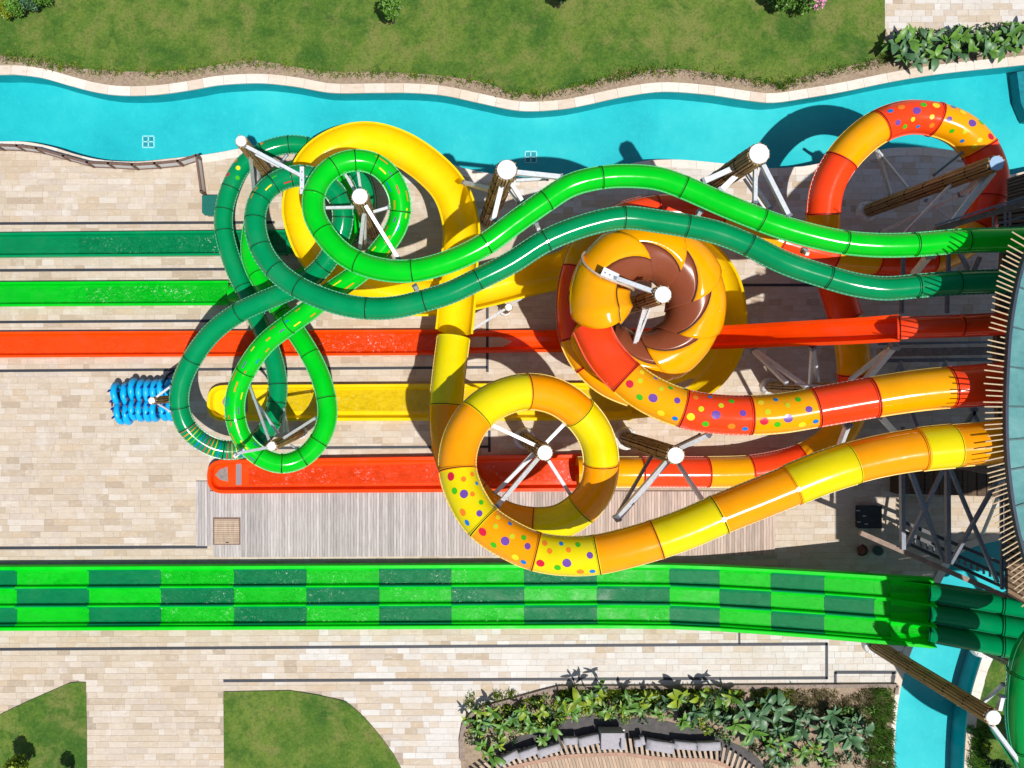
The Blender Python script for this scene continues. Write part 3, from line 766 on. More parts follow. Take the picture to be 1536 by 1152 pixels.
# ------------------------------------------------------------------ orange slide with the spiral shell
op = Path([(1575, 568, .298), (1480, 577, .288), (1425, 581, .281, 1), (1368, 587, .275), (1310, 596, .268, 1), (1264, 604, .262), (1222, 611.5, .257, 1), (1173, 620, .251), (1124.5, 623, .246, 1), (1073, 621, .240), (1025.5, 613, .234, 1), (978, 594, .228), (939.6, 567, .221, 1), (905, 528, .213), (886, 489, .205)])
os_ = thing('tube_slide', 'orange and red spotted tube slide with a brown spiral shell', 'water slide', P(600, 708, 0))
js = [0]+op.joints+[op.L]
seq = [RE, AM, RE, OR, RE, OR, RE]; seq = [RE, OR, RE, OR, RE, OR, RE]
for i in range(len(js)-1):
    mt = seq[i % 7]
    s = tube_section(op, js[i], js[i+1], rr, mt, REF if mt is RE else YEF, os_, bolts=1 < i < 6, nseg=36, wid=.04)
    if i: ring(op, js[i], rr, RE, os_, .05, .035)
    if i in (3, 4, 5): spots(op, js[i], js[i+1], rr, s, bg='orange' if mt is OR else 'red', seed=20+i)
# shell: a fat spiral of overlapping yellow and brown panels
SCX, SCY = P(966, 459, .175).x, P(966, 459, .175).y
def shell_c(phi):    # phi in degrees, falling from 205 (entry) clockwise to -170
    k = (205-phi)/375
    z = H*(.205-.070*k); rad = 1.98+.10*math.sin(k*3)
    if phi > 165: z += .25*(phi-165)/40
    return Vector((SCX+math.cos(R(phi))*rad, SCY+math.sin(R(phi))*rad, z))
def shell_r(phi):
    if phi > 190: return 1.10-.30*((phi-190)/15)
    if phi < -130: return 1.05-.35*((-130-phi)/45)
    return 1.08+.04*math.sin(R(phi*2))
def shell_pt(phi, th, lift=0):
    # th 0 = outward, 90 = up, 180 = towards the hole
    c = shell_c(phi); o_ = Vector((math.cos(R(phi)), math.sin(R(phi)), 0)); rr_ = (shell_r(phi)+lift)
    return c+o_*math.cos(R(th))*rr_+Vector((0, 0, 1))*math.sin(R(th))*rr_
def shell_panel(p0, p1, t0f, t1f, mat, name, skew0, skew1, lift=(0, .07), rim=True):
    NU, NV = 14, 14; v = []; f = []
    for j in range(NV+1):
        for i in range(NU+1):
            w_ = i/NU; th_a = t0f(w_); th_b = t1f(w_); th = th_a+(th_b-th_a)*j/NV
            sk = lambda t: -math.sin(R(max(-40, min(220, t))-60)*.62)*26
            phi = p0+(p1-p0)*w_+sk(th)
            v.append(shell_pt(phi, th, lift[0]+(lift[1]-lift[0])*w_))
    for j in range(NV):
        for i in range(NU):
            f.append((j*(NU+1)+i, j*(NU+1)+i+1, (j+1)*(NU+1)+i+1, (j+1)*(NU+1)+i))
    o = mesh_obj(name, v, f, mat, os_, True)
    o.data.update(); mid = len(f)//2+NU//2
    if o.data.polygons[mid].normal.z < 0: o.data.flip_normals()
    so_ = o.modifiers.new('thickness', 'SOLIDIFY'); so_.thickness = .05; so_.offset = -1
    return o
edges = [158, 112, 66, 20, -26, -72, -118, -164]
for a, b in zip(edges, edges[1:]):
    shell_panel(a, b-3, lambda w_: -75, lambda w_: 96-34*w_ if 0 else 74+40*w_, OR, 'shell_panel', 0, 0, (.0, .10))
    shell_panel(a, b-3, lambda w_: 74+40*w_, lambda w_: 215, BR, 'shell_panel', 0, 0, (-.012, .07))
# first covered chamber at the left where the red tube enters
def chamber(p0, p1, t0, t1, mat, lift):
    NU, NV = 12, 16; v = []; f = []
    for j in range(NV+1):
        for i in range(NU+1):
            th = t0+(t1-t0)*j/NV; phi = p0+(p1-p0)*i/NU+(14*math.sin(R(th)))
            v.append(shell_pt(phi, th, lift)+Vector((0, 0, .42)))
    for j in range(NV):
        for i in range(NU): f.append((j*(NU+1)+i, j*(NU+1)+i+1, (j+1)*(NU+1)+i+1, (j+1)*(NU+1)+i))
    o = mesh_obj('chamber_panel', v, f, mat, os_, True); o.data.update()
    if o.data.polygons[(NV//2)*NU+NU//2].normal.z < 0: o.data.flip_normals()
    s_ = o.modifiers.new('thickness', 'SOLIDIFY'); s_.thickness = .05; s_.offset = -1
chamber(193, 146, -80, 108, OR, .05); chamber(196, 150, 108, 225, OR, .02)
m = MB()
prev = None
for j in range(25):
    th = -20+220*j/24; phi = 145+14*math.sin(R(th)); q = shell_pt(phi, th, .10)+Vector((0, 0, .42))
    if prev: m.bar(prev, q, .07, .07)
    prev = q
m.obj('chamber_rim', gel('rim_grey_orange', (.55, .42, .30), .4), os_)
# lower bowl skirt
# exit tube that winds back round the shell, on to the loop above the pool and down to the lower red lane
ep = Path([(950, 585, .128), (914, 570, .127), (884, 543, .126, 1), (864, 505, .125, 1), (860, 450, .124), (868, 405, .123, 1), (885, 365, .122), (925, 333, .121, 1), (965, 320, .121), (985, 317, .121, 1), (1030, 318, .122), (1080, 330, .123, 1), (1130, 346, .124), (1170, 362, .125, 1), (1248, 382, .126, 1), (1312, 387, .127, 1), (1391, 386, .128, 1), (1430, 372, .128), (1462, 345, .128, 1), (1482, 300, .127, 1), (1484, 262, .126), (1469, 224, .125, 1), (1441, 195, .124), (1402, 179, .122, 1), (1360, 176, .120), (1320, 189, .117, 1), (1288, 212, .113), (1261, 242, .108, 1), (1241, 280, .101), (1234.6, 320, .095, 1), (1236, 362, .088), (1244, 400, .082, 1), (1256, 439, .077), (1267, 474, .072, 1), (1277, 515, .067), (1281, 560, .061, 1), (1279, 600, .055, 1), (1266, 640, .049), (1240, 668, .044), (1205, 688, .040, 1), (1168, 699, .037), (1125, 706, .034, 1), (1061, 708, .031, 1), (1010, 708, .028), (963, 708, .026, 1), (905, 708, .022), (866, 708, .02)])
js = [0]+ep.joints+[ep.L]
ecol = [OR, OR, RE, OR, OR, RE, OR, RE, RE, OR, RE, OR, RE, OR, RE, OR, RE, OR, RE, OR, RE, OR, RE, OR, RE, OR]
def col_for(i, n):
    # colours by where the joint lies in the photograph
    d = (js[i]+js[i+1])/2; p = ep.at(d); zh = p.z/H; k = PPM/(1-zh); x = p.x*k+NX; y = -p.y*k+NY
    return x, y
for i in range(len(js)-1):
    x, y = col_for(i, 0)
    if y < 300 and x > 1200:
        if x > 1476: mt = RE
        elif x > 1440 or x > 1402 and y < 215: mt = OR
        elif x > 1322 and y < 215: mt = RE
        elif y < 246 and x < 1322: mt = OR
        else: mt = RE
    elif x < 1000: mt = (RE if (x < 870 and 400 < y < 510) or (940 < x < 985) else OR)
    elif y > 650: mt = RE if (964 < x < 1061) or (1125 < x < 1200) else OR
    elif y > 400: mt = RE if (405 < y < 500) or (575 < y < 600) else OR
    else: mt = [OR, RE][i % 2]
    if x > 1225 and x < 1250 and 320 < y < 405: mt = OR
    s = tube_section(ep, js[i], js[i+1], rr if y > 600 or x > 1200 else rr, mt, REF if mt is RE else YEF, os_, nseg=34, wid=.045, bolts=x < 1250)
    if i: ring(ep, js[i], rr, RE, os_, .05, .035)
    if y < 260 and x > 1322: spots(ep, js[i], js[i+1], rr, s, bg='orange' if mt is OR else 'red', seed=40+i, flip=True)
outline_lane(os_, stadium(314, 868, 688, 738.5, True, 680, 735), RL, .42, .17, .12, floor_z=.09, name='runout_lane')
sheet('water', [rect(374, 702, 862, 727, 691, 722)], .145, FLOW, os_)
m = MB(); q = [tuple(G(x, y)[:2]) for x, y in ((324, 712), (330, 704), (342, 699.5), (343, 722), (331, 719))]
m.quad_box(list(reversed(q)), .09, .12); m.obj('grip_mat', MATS['grey_grip'], os_)
m = MB(); q = [tuple(G(x, y)[:2]) for x, y in ((355, 695), (363, 695), (363, 727), (355, 727))]
m.quad_box(list(reversed(q)), .09, .125); m.obj('overflow_grate', plain('grate_grey', (.22, .20, .22), .6, .2, .6, 40), os_)

# yellow apron flume under the shell
# ------------------------------------------------------------------ three lane checkered racer
rc = thing('racer_slide', 'wide three lane racing slide in a light and dark green checker pattern', 'water slide', P(600, 893, 0))
cyy = lambda x: 893+(0-x)*.0042
def rz(x):
    t = [(-600, .006), (900, .006), (1005, .010), (1079, .020), (1156, .034), (1236, .050), (1311, .066), (1397, .084)]
    for (a, za), (b, zb) in zip(t, t[1:]):
        if x <= b: k = (x-a)/(b-a); return za+(zb-za)*k
    return t[-1][1]
xs = [-408.8, -300.1, -191.4, -82.7, 26, 134, 242, 351.6, 460, 569, 677, 786, 895, 1004, 1079, 1156, 1236, 1311, 1397]
def rpath(x0, x1):
    n = 5; pts = []
    for i in range(n+1):
        x = x0+(x1-x0)*i/n; zh = rz(x)
        pts.append((x, 560+(cyy(x)-560)/(1-zh), zh))
    return Path(pts, .3)
pitch = .875
for i in range(len(xs)-1):
    pa = rpath(xs[i], xs[i+1])
    for ln in range(3):
        off = (1-ln)*pitch       # lane 0 = upper in the photo
        dark = (i+ln) % 2 == 0 if xs[i] < 1100 or True else False
        mt = CD if (i+ln) % 2 == 1 and xs[i] < 1300 else CG
        y0 = off
        # side axis of the frame points away from +y when heading +x: side = t x z = (0,-1,0)
        pr = []
        for sx, uy in ((-.4375, .22), (-.385, .235), (-.355, .20), (-.34, .05), (-.25, .03), (.25, .03), (.34, .05), (.355, .20), (.385, .235), (.4375, .22), (.4375, .16), (.34, .0), (-.34, .0), (-.4375, .16)):
            pr.append((sx-y0, uy))
        v, f = sweep(pa, 0.004, pa.L-.004, lambda d: pr, .5, caps=True)
        o = mesh_obj('lane_panel', v, f, mt, rc); fix_normals(o)
        if True:
            wv, wf = sweep(pa, 0, pa.L, lambda d: [(-.335-y0, .065), (.335-y0, .065)], .5, closed=False)
            o = mesh_obj('water', wv, wf, FLOW if 230 < xs[i] < 1000 else FLOWC, rc)
    for sg in (-1, 1):
        pr = [(sg*1.3125+s_, u_) for s_, u_ in ((0, 0), (0, .34), (sg*.03, .37), (sg*.16, .37), (sg*.18, .32), (sg*.18, 0))]
        v, f = sweep(pa, 0.002, pa.L-.002, lambda d: pr, .5, caps=True); o = mesh_obj('side_rail', v, f, CG, rc); fix_normals(o)
# scooped mouths where the enclosed starts open into the lanes
pa = rpath(1334, 1397)
for ln in range(3):
    off = (1-ln)*pitch
    def scoop(d):
        k = max(0, min(1, d/pa.L)); hgt = .06+.52*k**1.6; out = []
        for i in range(11):
            a = math.pi*i/10; out.append((-math.cos(a)*.40-off, .215+hgt-math.sin(a)*(.17+hgt)))
        for i in range(10, -1, -1):
            a = math.pi*i/10; out.append((-math.cos(a)*.434-off, .215+hgt-math.sin(a)*(.21+hgt)))
        return out
    v, f = sweep(pa, .02, pa.L-.01, scoop, .12, caps=True); o = mesh_obj('mouth_scoop', v, f, CG, rc); fix_normals(o)
# enclosed starts of the racer
for ln in range(3):
    pts = []
    for k, x in enumerate((1392, 1430, 1470, 1510, 1560, 1640)):
        zh = .086+.00030*(x-1392)
        yy = 560+((cyy(x)-560)+(ln-1)*pitch*PPM)/(1-zh)+ (x-1392)*.055
        pts.append((x, yy, zh))
    pa = Path(pts); jj = [0, 2.6, 5.4, pa.L]
    for a, b in zip(jj, jj[1:]):
        tube_section(pa, a, b, .41, DG if ln != 9 else LG, DGF, rc, bolts=False, name='start_tube', wid=.02)
        ring(pa, a+.03, .41, DG, rc, .06, .05)

# ------------------------------------------------------------------ bamboo clad pylons
def pylon(px, py, zh, capd, label, sticks=26, arms=(), capm=None, group='bamboo clad steel pylons', collar=True, bands=None, thick=1.0):
    """px, py, zh: top of the mast in the photo; capd: cap diameter in photo pixels"""
    top = P(px, py, zh); rad = capd/2*(1-zh)/PPM; base = Vector((top.x, top.y, 0)); hgt = top.z
    t = thing('pylon', label, 'pylon', base, group)
    m = MB(); m.cyl(base, top-Vector((0, 0, .03)), rad*.86, n=16); m.obj('mast', BIND, t, True)
    sticks = max(11, int(sticks*.72)); m = MB(); rnd = random.Random(int(px))
    for i in range(sticks):
        a = 2*math.pi*i/sticks+rnd.uniform(-.05, .05); rs = rad*math.pi/sticks*.86
        z = .25+rnd.random()*.25
        o_ = Vector((math.cos(a), math.sin(a), 0))
        tone = rnd.uniform(.65, 1.25)
        while z < hgt-.1:
            e = min(hgt-rnd.uniform(-.06, .12), z+rnd.uniform(1.6, 3.6))
            k1 = rnd.uniform(-.012, .012); k2 = rnd.uniform(-.012, .012)
            m.cyl(base+o_*(rad*.96+k1)+Vector((0, 0, z)), base+o_*(rad*.96+k2)+Vector((0, 0, e)), rs, rs*.95, 6, 0, (tone, tone*rnd.uniform(.94, 1.02), tone*.95))
            z = e+.01
    o = m.obj('bamboo_cladding', BAM, t, tint=True); o['kind'] = 'stuff'
    nb = bands or max(2, int(hgt/1.25))
    for i in range(nb):
        z = .5+(hgt-.9)*(i+.3)/nb
        m = MB(); m.cyl(base+Vector((0, 0, z)), base+Vector((0, 0, z+.05)), rad*1.10, n=20); m.obj('binding', BIND, t, True)
    m = MB(); m.cyl(top-Vector((0, 0, .02)), top+Vector((0, 0, .05)), rad*.93, n=28); o = m.obj('cap', capm or CAPM, t)
    if collar:
        m = MB(); m.cyl(base-Vector((0, 0, .05)), base+Vector((0, 0, .22)), rad*1.75, rad*1.6, 26); m.cyl(base+Vector((0, 0, .22)), base+Vector((0, 0, .3)), rad*1.6, rad*1.25, 26)
        m.obj('concrete_collar', CONC, t)
        for k in range(8):
            a = k*math.pi/4; q = base+Vector((math.cos(a)*rad*1.45, math.sin(a)*rad*1.45, .2)); m = MB(); m.cyl(q, q+Vector((0, 0, .1)), .035, n=6); m.obj('anchor_bolt', STEEL, t)
    for ar in arms:
        (x0, y0, z0), (x1, y1, z1) = ar[0], ar[1]; wd = ar[2] if len(ar) > 2 else .13
        a, b = P(x0, y0, z0), P(x1, y1, z1); wd *= .66
        m = MB(); m.bar(a, b, wd, wd*1.1); o = m.obj('steel_arm', ar[3] if len(ar) > 3 else STEEL, t)
        d = (b-a).normalized(); m = MB(); m.bar(b-d*.07, b+d*.02, wd*1.35, wd*1.35); m.obj('end_plate', DSTEEL, o)
    return t
pylon(362, 212, .185, 17, 'slim pylon with white cap at the pool edge, long arm reaching to a grey plate', 20, [((368, 219, .18), (456, 266, .182), .20), ((373, 226, .15), (440, 262, .12), .14), ((375, 232, .15), (381, 284, .045), .16), ((386, 245, .10), (390, 276, .05), .14), ((418, 250, .06), (431, 232, .045), .12)])
pylon(540, 295, .218, 25, 'pylon with white cap standing inside the upper bright green ring', 26, [((548, 308, .21), (598, 389, .19), .20), ((546, 322, .18), (540, 373, .13), .20), ((548, 320, .17), (548, 366, .10), .14), ((531, 311, .19), (487, 312, .185), .16), ((533, 288, .18), (517, 260, .175), .15), ((541, 284, .18), (537, 257, .175), .15), ((560, 318, .17), (584, 311, .17), .16)])
pylon(760, 255, .25, 31, 'thick pylon with white cap at the pool edge right of the yellow bend', 30, [((774, 259, .235), (842, 266, .225), .26), ((774, 271, .19), (822, 268, .19), .16), ((765, 273, .225), (784, 303, .215), .22), ((762, 284, .20), (778, 305, .2), .12), ((753, 276, .22), (740, 330, .205), .26), ((748, 286, .16), (696, 274, .10), .22), ((746, 290, .15), (705, 278, .09), .14)])
pylon(1138, 231, .258, 32, 'thick leaning-looking pylon with white cap above the pool edge, six arms to the green tubes', 32, [((1112, 247, .215), (1054, 273, .21), .30), ((1114, 254, .21), (1080, 286, .205), .30), ((1133, 250, .23), (1132, 305, .235), .20), ((1144, 248, .24), (1183, 325, .245), .24), ((1121, 262, .21), (1156, 314, .22), .17), ((1116, 268, .2), (1150, 318, .2), .12)])
pylon(1494, 245, .230, 23, 'tall pylon with shade-tinted white cap in front of the tower, crossing the red tube loop', 22, [((1487, 256, .21), (1441, 292, .16), .24), ((1490, 258, .21), (1420, 345, .16), .26), ((1440, 292, .16), (1320, 349, .05), .16), ((1428, 258, .15), (1412, 268, .12), .2), ((1428, 275, .17), (1326, 382, .10), .14), ((1480, 262, .2), (1398, 372, .2), .16), ((1450, 223, .13), (1400, 263, .1), .14, DSTEEL), ((1428, 330, .07), (1388, 300, .07), .14), ((1316, 226, .10), (1336, 292, .02), .18), ((1318, 228, .10), (1362, 282, .03), .14)], plain('white_cap_shade_tint', (.30, .44, .62), .4, 0, .06))  # white cap; the roof's shade is put into its blue-grey colour
pylon(994, 442, .252, 26, 'pylon with white cap rising through the hole of the spiral shell', 28, [((984, 439, .245), (905, 411, .232), .24), ((975, 437, .24), (922, 417, .236), .14), ((966, 463, .2), (946, 535, .16), .2), ((975, 462, .2), (948, 532, .16), .12), ((942, 470, .15), (930, 490, .13), .2)])
pylon(763, 461, .05, 11, 'small round-footed pylon beside the yellow flume', 12, [((757, 464, .045), (706, 496, .06), .16), ((766, 457, .045), (786, 446, .03), .12)], bands=1)
pylon(817, 679, .178, 23.5, 'pylon with white cap standing inside the yellow ring', 24, [((803, 668, .165), (737, 637, .17), .20), ((819, 664, .16), (847, 635, .165), .20), ((804, 678, .15), (741, 741, .13), .22), ((798, 680, .13), (734, 747, .13), .12, DSTEEL), ((808, 686, .16), (744, 761, .20), .24), ((822, 690, .165), (858, 746, .145), .20)])
pylon(1013, 683, .205, 26, 'pylon with white cap between the yellow ring and the amber tube', 26, [((1019, 672, .195), (1064, 651, .225), .24), ((1012, 670, .18), (1050, 652, .21), .12, DSTEEL), ((1000, 692, .19), (925, 778, .24), .30), ((977, 684, .165), (924, 776, .235), .16, DSTEEL), ((1018, 697, .19), (1056, 754, .25), .20)])
pylon(1489, 1076, .215, 23.5, 'long bamboo pylon crossing the curved channel at the lower right', 22, [((1498, 1065, .2), (1503, 1043, .2), .22), ((1476, 1052, .18), (1505, 1026, .2), .16), ((1484, 1083, .2), (1534, 1150, .17), .22)])
pylon(408, 669, .188, 14, 'slim pylon with white cap inside the lower bright green loop', 16, [((404, 660, .18), (374, 576, .115), .15), ((417, 650, .15), (380, 596, .12), .15), ((402, 671, .183), (356, 680, .14), .16), ((418, 662, .15), (473, 627, .098), .16), ((432, 650, .09), (426, 612, .06), .13), ((426, 650, .09), (425, 618, .06), .1), ((436, 667, .09), (445, 673, .1), .12)])
pylon(228, 601, .108, 10.5, 'thin short pylon with white cap above the stacked blue rafts', 12, [((233, 597, .1), (257, 579, .102), .13), ((236, 605, .09), (259, 619, .1), .11)], bands=3)
pylon(1290, 586, .212, 21, 'pylon hidden at its top below the red and amber tube', 20, [((1268, 583, .17), (1188, 575, .19), .1)])
pylon(1536, 996, .07, 26, 'short stout pylon behind the dark green tube at the right edge', 22)

# grey plates fixed on top of tubes
def plate(p0, p1, zh, wd, label):
    t = thing('steel_plate', label, 'steel plate', P(*p0, zh), 'grey plates resting on the tubes')
    m = MB(); m.bar(P(*p0, zh), P(*p1, zh), wd, .05); m.obj('plate_body', STEEL, t)
    for k in (.2, .5, .8):
        q = P(*p0, zh).lerp(P(*p1, zh), k); m = MB(); m.cyl(q, q+Vector((0, 0, .06)), .03, n=6); m.obj('bolt', DSTEEL, t)
plate((453, 250), (453, 291), .186, .17, 'upright grey plate at the end of the long arm left of the bright green ring')
plate((351, 686), (366, 673), .132, .16, 'slanting grey plate on the bottom of the lower bright green loop')
plate((903, 407), (926, 418), .236, .34, 'square grey bracket plate above the spiral shell')

# ------------------------------------------------------------------ struts under the raft tubes
def strut(a, b, wd, label, mat=None, group='grey struts carrying the raft tubes'):
    m = MB(); m.bar(P(*a), P(*b), wd, wd); d = (P(*b)-P(*a)).normalized()
    t = thing('strut', label, 'strut', P(*a), group); m.obj('tube_body', mat or STEEL, t)
    m = MB(); m.bar(P(*a), P(*a)+d*.14, wd*1.6, wd*1.6); m.obj('end_plate', DSTEEL, t)
strut((1343, 517, .21), (1292, 578, .16), .20, 'thick pale strut running down from the mouth of the red tube')
strut((1335, 522, .19), (1275, 570, .14), .14, 'thin strut left of the thick one at the mouth of the red tube')
strut((1219, 520, .16), (1215, 580, .12), .13, 'upright thin strut below the red speed trough')
strut((1219, 520, .16), (1227, 577, .10), .13, 'thin strut leaning right below the red speed trough')
strut((1130, 524, .09), (1210, 581, .17), .15, 'long thin strut slanting right from the red speed trough')
strut((1128, 524, .09), (1180, 575, .15), .15, 'lower of the two slanting struts right of the spiral shell')
strut((1396, 380, .23), (1371, 411, .20), .20, 'short bright strut between the two green tubes near the tower')
strut((1272, 636, .20), (1260, 668, .16), .18, 'short white strut below the red and amber tube')
strut((1318, 622, .22), (1345, 652, .15), .17, 'strut between the red tube and the amber tube near the tower')
strut((622, 429, .19), (629, 440, .20), .13, 'tiny white strut between the two green tubes above the yellow flume')
strut((803, 335, .20), (808, 344, .21), .13, 'tiny white strut between the two green tubes near the thick pylon')
strut((1050, 317, .21), (1046, 326, .22), .13, 'tiny white strut between the two green tubes below the leaning-looking pylon')
strut((1205, 375, .215), (1211, 381, .225), .13, 'tiny white strut between the two green tubes left of the tower')

# ------------------------------------------------------------------ wooden deck with hatch
dk = thing('paving', '', '', (0, 0, 0)); dk.name = 'wooden_deck'; dk['kind'] = 'structure'; del dk['label']; del dk['category']
def deck_planks(poly, x0, x1, ytop, ybot, wpx, mat, z, parent, warm=lambda x: (1, 1, 1)):
    x = x0
    while x < x1:
        a, b, c, d = G(x, ybot(x), z), G(x+wpx-.35, ybot(x), z), G(x+wpx-.35, ytop(x), z), G(x, ytop(x), z)
        k = random.uniform(.74, 1.16); wm = warm(x)
        m = MB(); m.quad_box([(q.x, q.y) for q in (a, b, c, d)], 0.0, z+random.random()*.006, 0, tuple(k*q for q in wm)); m.obj('plank', mat, parent, tint=True)
        x += wpx
def dtop(x): return 722 if x < 312 else 737
def dbot(x): return 819 if x < 316 else 836-(x-316)*.0035
def warm(x):
    k = max(0, min(1, (x-650)/250)); return (1+.06*k, 1-.10*k, 1-.22*k)
deck_planks(None, 294, 1160, dtop, dbot, 4.3, GWOOD, .09, dk, warm)
o = mesh_obj('deck_frame', *[(lambda mb: (mb.v, mb.f))((lambda mb: (mb.quad_box([tuple(G(x, y)[:2]) for x, y in ((295, 818), (1159, 832), (1159, 738), (295, 738))], .0, .05), mb)[1])(MB()))][0], plain('deck_gap', (.05, .04, .035), .9), dk)
ht = thing('deck_hatch', 'square tan slatted hatch set into the grey wooden deck', 'hatch', G(341, 796))
m = MB(); m.quad_box([tuple(G(x, y)[:2]) for x, y in ((320.5, 816.5), (361.5, 816.5), (361.5, 775.5), (320.5, 775.5))], .05, .105); m.obj('frame', FWOOD, ht)
for i in range(13):
    y = 778+i*2.85; m = MB(); k = random.uniform(.85, 1.1)
    m.quad_box([tuple(G(x, yy)[:2]) for x, yy in ((322.5, y+2.4), (359.5, y+2.4), (359.5, y), (322.5, y))], .09, .125, 0, (k, k, k)); m.obj('slat', TWOOD, ht, tint=True)
m = MB(); c = G(341, 813.5, .12); m.bar(c-Vector((.07, 0, 0)), c+Vector((.07, 0, 0)), .05, .04); m.obj('finger_hole', BIND, ht)

# ------------------------------------------------------------------ fence of framed panels along the pool
fb = [(-160, 228), (-120, 228), (-80, 228), (-40, 226), (8, 225), (39, 226), (68, 230), (107, 241), (142, 250.5), (173, 252), (208, 254), (241, 252), (275, 248.5), (302, 240), (309, 293)]
fe = thing('panel_fence', 'low brown framed fence with pale panels along the pool bank', 'fence', G(150, 250))
PANEL = plain('pale_panel', (.62, .64, .66), .35, 0, .06)
pts = [G(x, y) for x, y in fb]; FH = .78
for i, p in enumerate(pts):
    m = MB(); m.bar(p, p+Vector((0, 0, FH+.05)), .11, .11, up=Vector((0, 1, 0))); m.obj('post', FWOOD, fe)
for p, q in zip(pts, pts[1:]):
    d = (q-p).normalized()
    for z, hh in ((.09, .09), (FH, .10)):
        m = MB(); m.bar(p+Vector((0, 0, z)), q+Vector((0, 0, z)), .09, hh); m.obj('rail', FWOOD, fe)
    m = MB(); m.bar(p+d*.08+Vector((0, 0, FH/2+.04)), q-d*.08+Vector((0, 0, FH/2+.04)), .02, FH-.18); m.obj('panel', PANEL, fe)

# small green cabinet and dark hatch, cone
cb = thing('cabinet', 'low dark green cabinet with cut corners left of the dark green tube', 'cabinet', G(318, 309))
zc = .45; m = MB(); q = [G(x, y) for x, y in ((309, 321), (313, 325), (336, 325), (336, 298), (309, 298))]; m.quad_box([(v.x, v.y) for v in q], 0, zc); m.obj('body', plain('cabinet_green', (.005, .10, .075), .4, 0, .1), cb)
m = MB(); q = [G(x, y) for x, y in ((307.5, 322), (312, 326.5), (337, 326.5), (337, 296.5), (307.5, 296.5))]; m.quad_box([(v.x, v.y) for v in q], zc, zc+.04, bottom=True); m.obj('lid', plain('cabinet_lid', (.006, .13, .10), .35, 0, .1), cb)
eb = thing('service_box', 'black square service box on the paving below the tower', 'service box', G(1300, 775))
m = MB(); m.quad_box([tuple(G(x, y)[:2]) for x, y in ((1283, 790), (1317, 790), (1317, 758), (1283, 758))], 0, .22); m.obj('body', plain('black_box', (.012, .018, .02), .5, 0, .4), eb)
m = MB(); m.quad_box([tuple(G(x, y)[:2]) for x, y in ((1282, 791), (1318, 791), (1318, 757), (1282, 757))], .22, .26, bottom=True); m.obj('lid', MATS['black_box'], eb)
for x, y in ((1290, 774), (1281, 766), (1282, 783), (1293, 786)):
    m = MB(); m.bar(G(x+4, y, .28), G(x+9, y, .28), .03, .03); m.obj('latch', STEEL, eb)
m = MB(); m.cyl(G(1292, 825, 0), G(1292, 825, .45), .2, .12, 14); m.cyl(G(1292, 825, 0), G(1292, 825, .05), .28, .28, 14); o = m.obj('marker_cone', plain('rust_brown', (.10, .03, .015), .7)); tag(o, 'small rust brown cone standing in the shade below the tower', 'cone')
m = MB(); m.cyl(G(1317, 826, 0), G(1317, 826, .4), .24, .2, 14); o = m.obj('plant_pot', plain('pot_green', (.01, .06, .06), .6)); tag(o, 'dark green pot in the shade right of the rust brown cone', 'pot')
m = MB(); m.cyl(G(1361, 52, 0), G(1361, 52, .42), .20, .24, 16)
for i in range(3): m.cyl(G(1361, 52, .42+i*.08), G(1361, 52, .50+i*.08), .24-.06*i, .19-.07*i, 16)
o = m.obj('bollard_lamp', plain('black_lamp', (.012, .014, .022), .3), smooth=False); tag(o, 'round black bollard lamp among the leaves at the top right', 'lamp')
m = MB(); c = G(1532, 38, .5); m.cyl(G(1540, 42, 0), c, .12, .14, 14); o = m.obj('bollard_lamp', MATS['black_lamp']); tag(o, 'black bollard lamp at the far right end of the leafy bed', 'lamp')

# ------------------------------------------------------------------ blue double rafts standing on edge
BLU = gel('raft_blue', (.004, .42, .84), .3, .15); MAR = plain('raft_maroon', (.22, .06, .10), .6); NAVY = plain('raft_navy', (.005, .03, .22), .5)
def torus(m, c, Rm, rm, n=24, k=12, mat=0):
    v = []; f = []
    for i in range(n):
        a = 2*math.pi*i/n
        for j in range(k):
            b = 2*math.pi*j/k; v.append(c+Vector((math.sin(b)*rm, math.cos(a)*(Rm+rm*math.cos(b)), math.sin(a)*(Rm+rm*math.cos(b)))))
    for i in range(n):
        for j in range(k): f.append((i*k+j, ((i+1) % n)*k+j, ((i+1) % n)*k+(j+1) % k, i*k+(j+1) % k))
    m.add(v, f, mat)
raft_src = None
def make_raft():
    t = thing('double_raft', '', 'raft', (0, 0, 0), 'blue double rafts stood on edge in a row')
    m = MB(); torus(m, Vector((0, .44, .56)), .41, .148); o = m.obj('front_ring', BLU, t, True); fix_normals(o)
    m = MB(); torus(m, Vector((0, -.44, .56)), .41, .148); o = m.obj('rear_ring', BLU, t, True); fix_normals(o)
    for y in (.43, -.43):
        m = MB(); m.cyl(Vector((-.03, y, .56)), Vector((.03, y, .56)), .30, n=16); m.obj('ring_floor', MAR, t)
    for y in (.60, .12, -.22, -.62):
        m = MB(); z = 1.06 if abs(y) > .3 else 1.02; m.bar(Vector((-.19, y, z)), Vector((-.10, y+.06, z+.06)), .07, .10); m.obj('handle', NAVY, t)
    for y, s in ((.02, .20), (-.30, .12)):
        m = MB(); v = [Vector((-.175, y-s*.6, 1.02)), Vector((-.175, y+s*.8, 1.02)), Vector((-.07, y+s*.1, 1.12))]
        m.add(v+[q+Vector((0, 0, -.14)) for q in v], [(0, 2, 1), (0, 1, 4, 3), (1, 2, 5, 4), (2, 0, 3, 5)]); m.obj('patch', MAR, t)
    return t
proto = make_raft()
del proto['_loc']; THINGS.remove(proto)
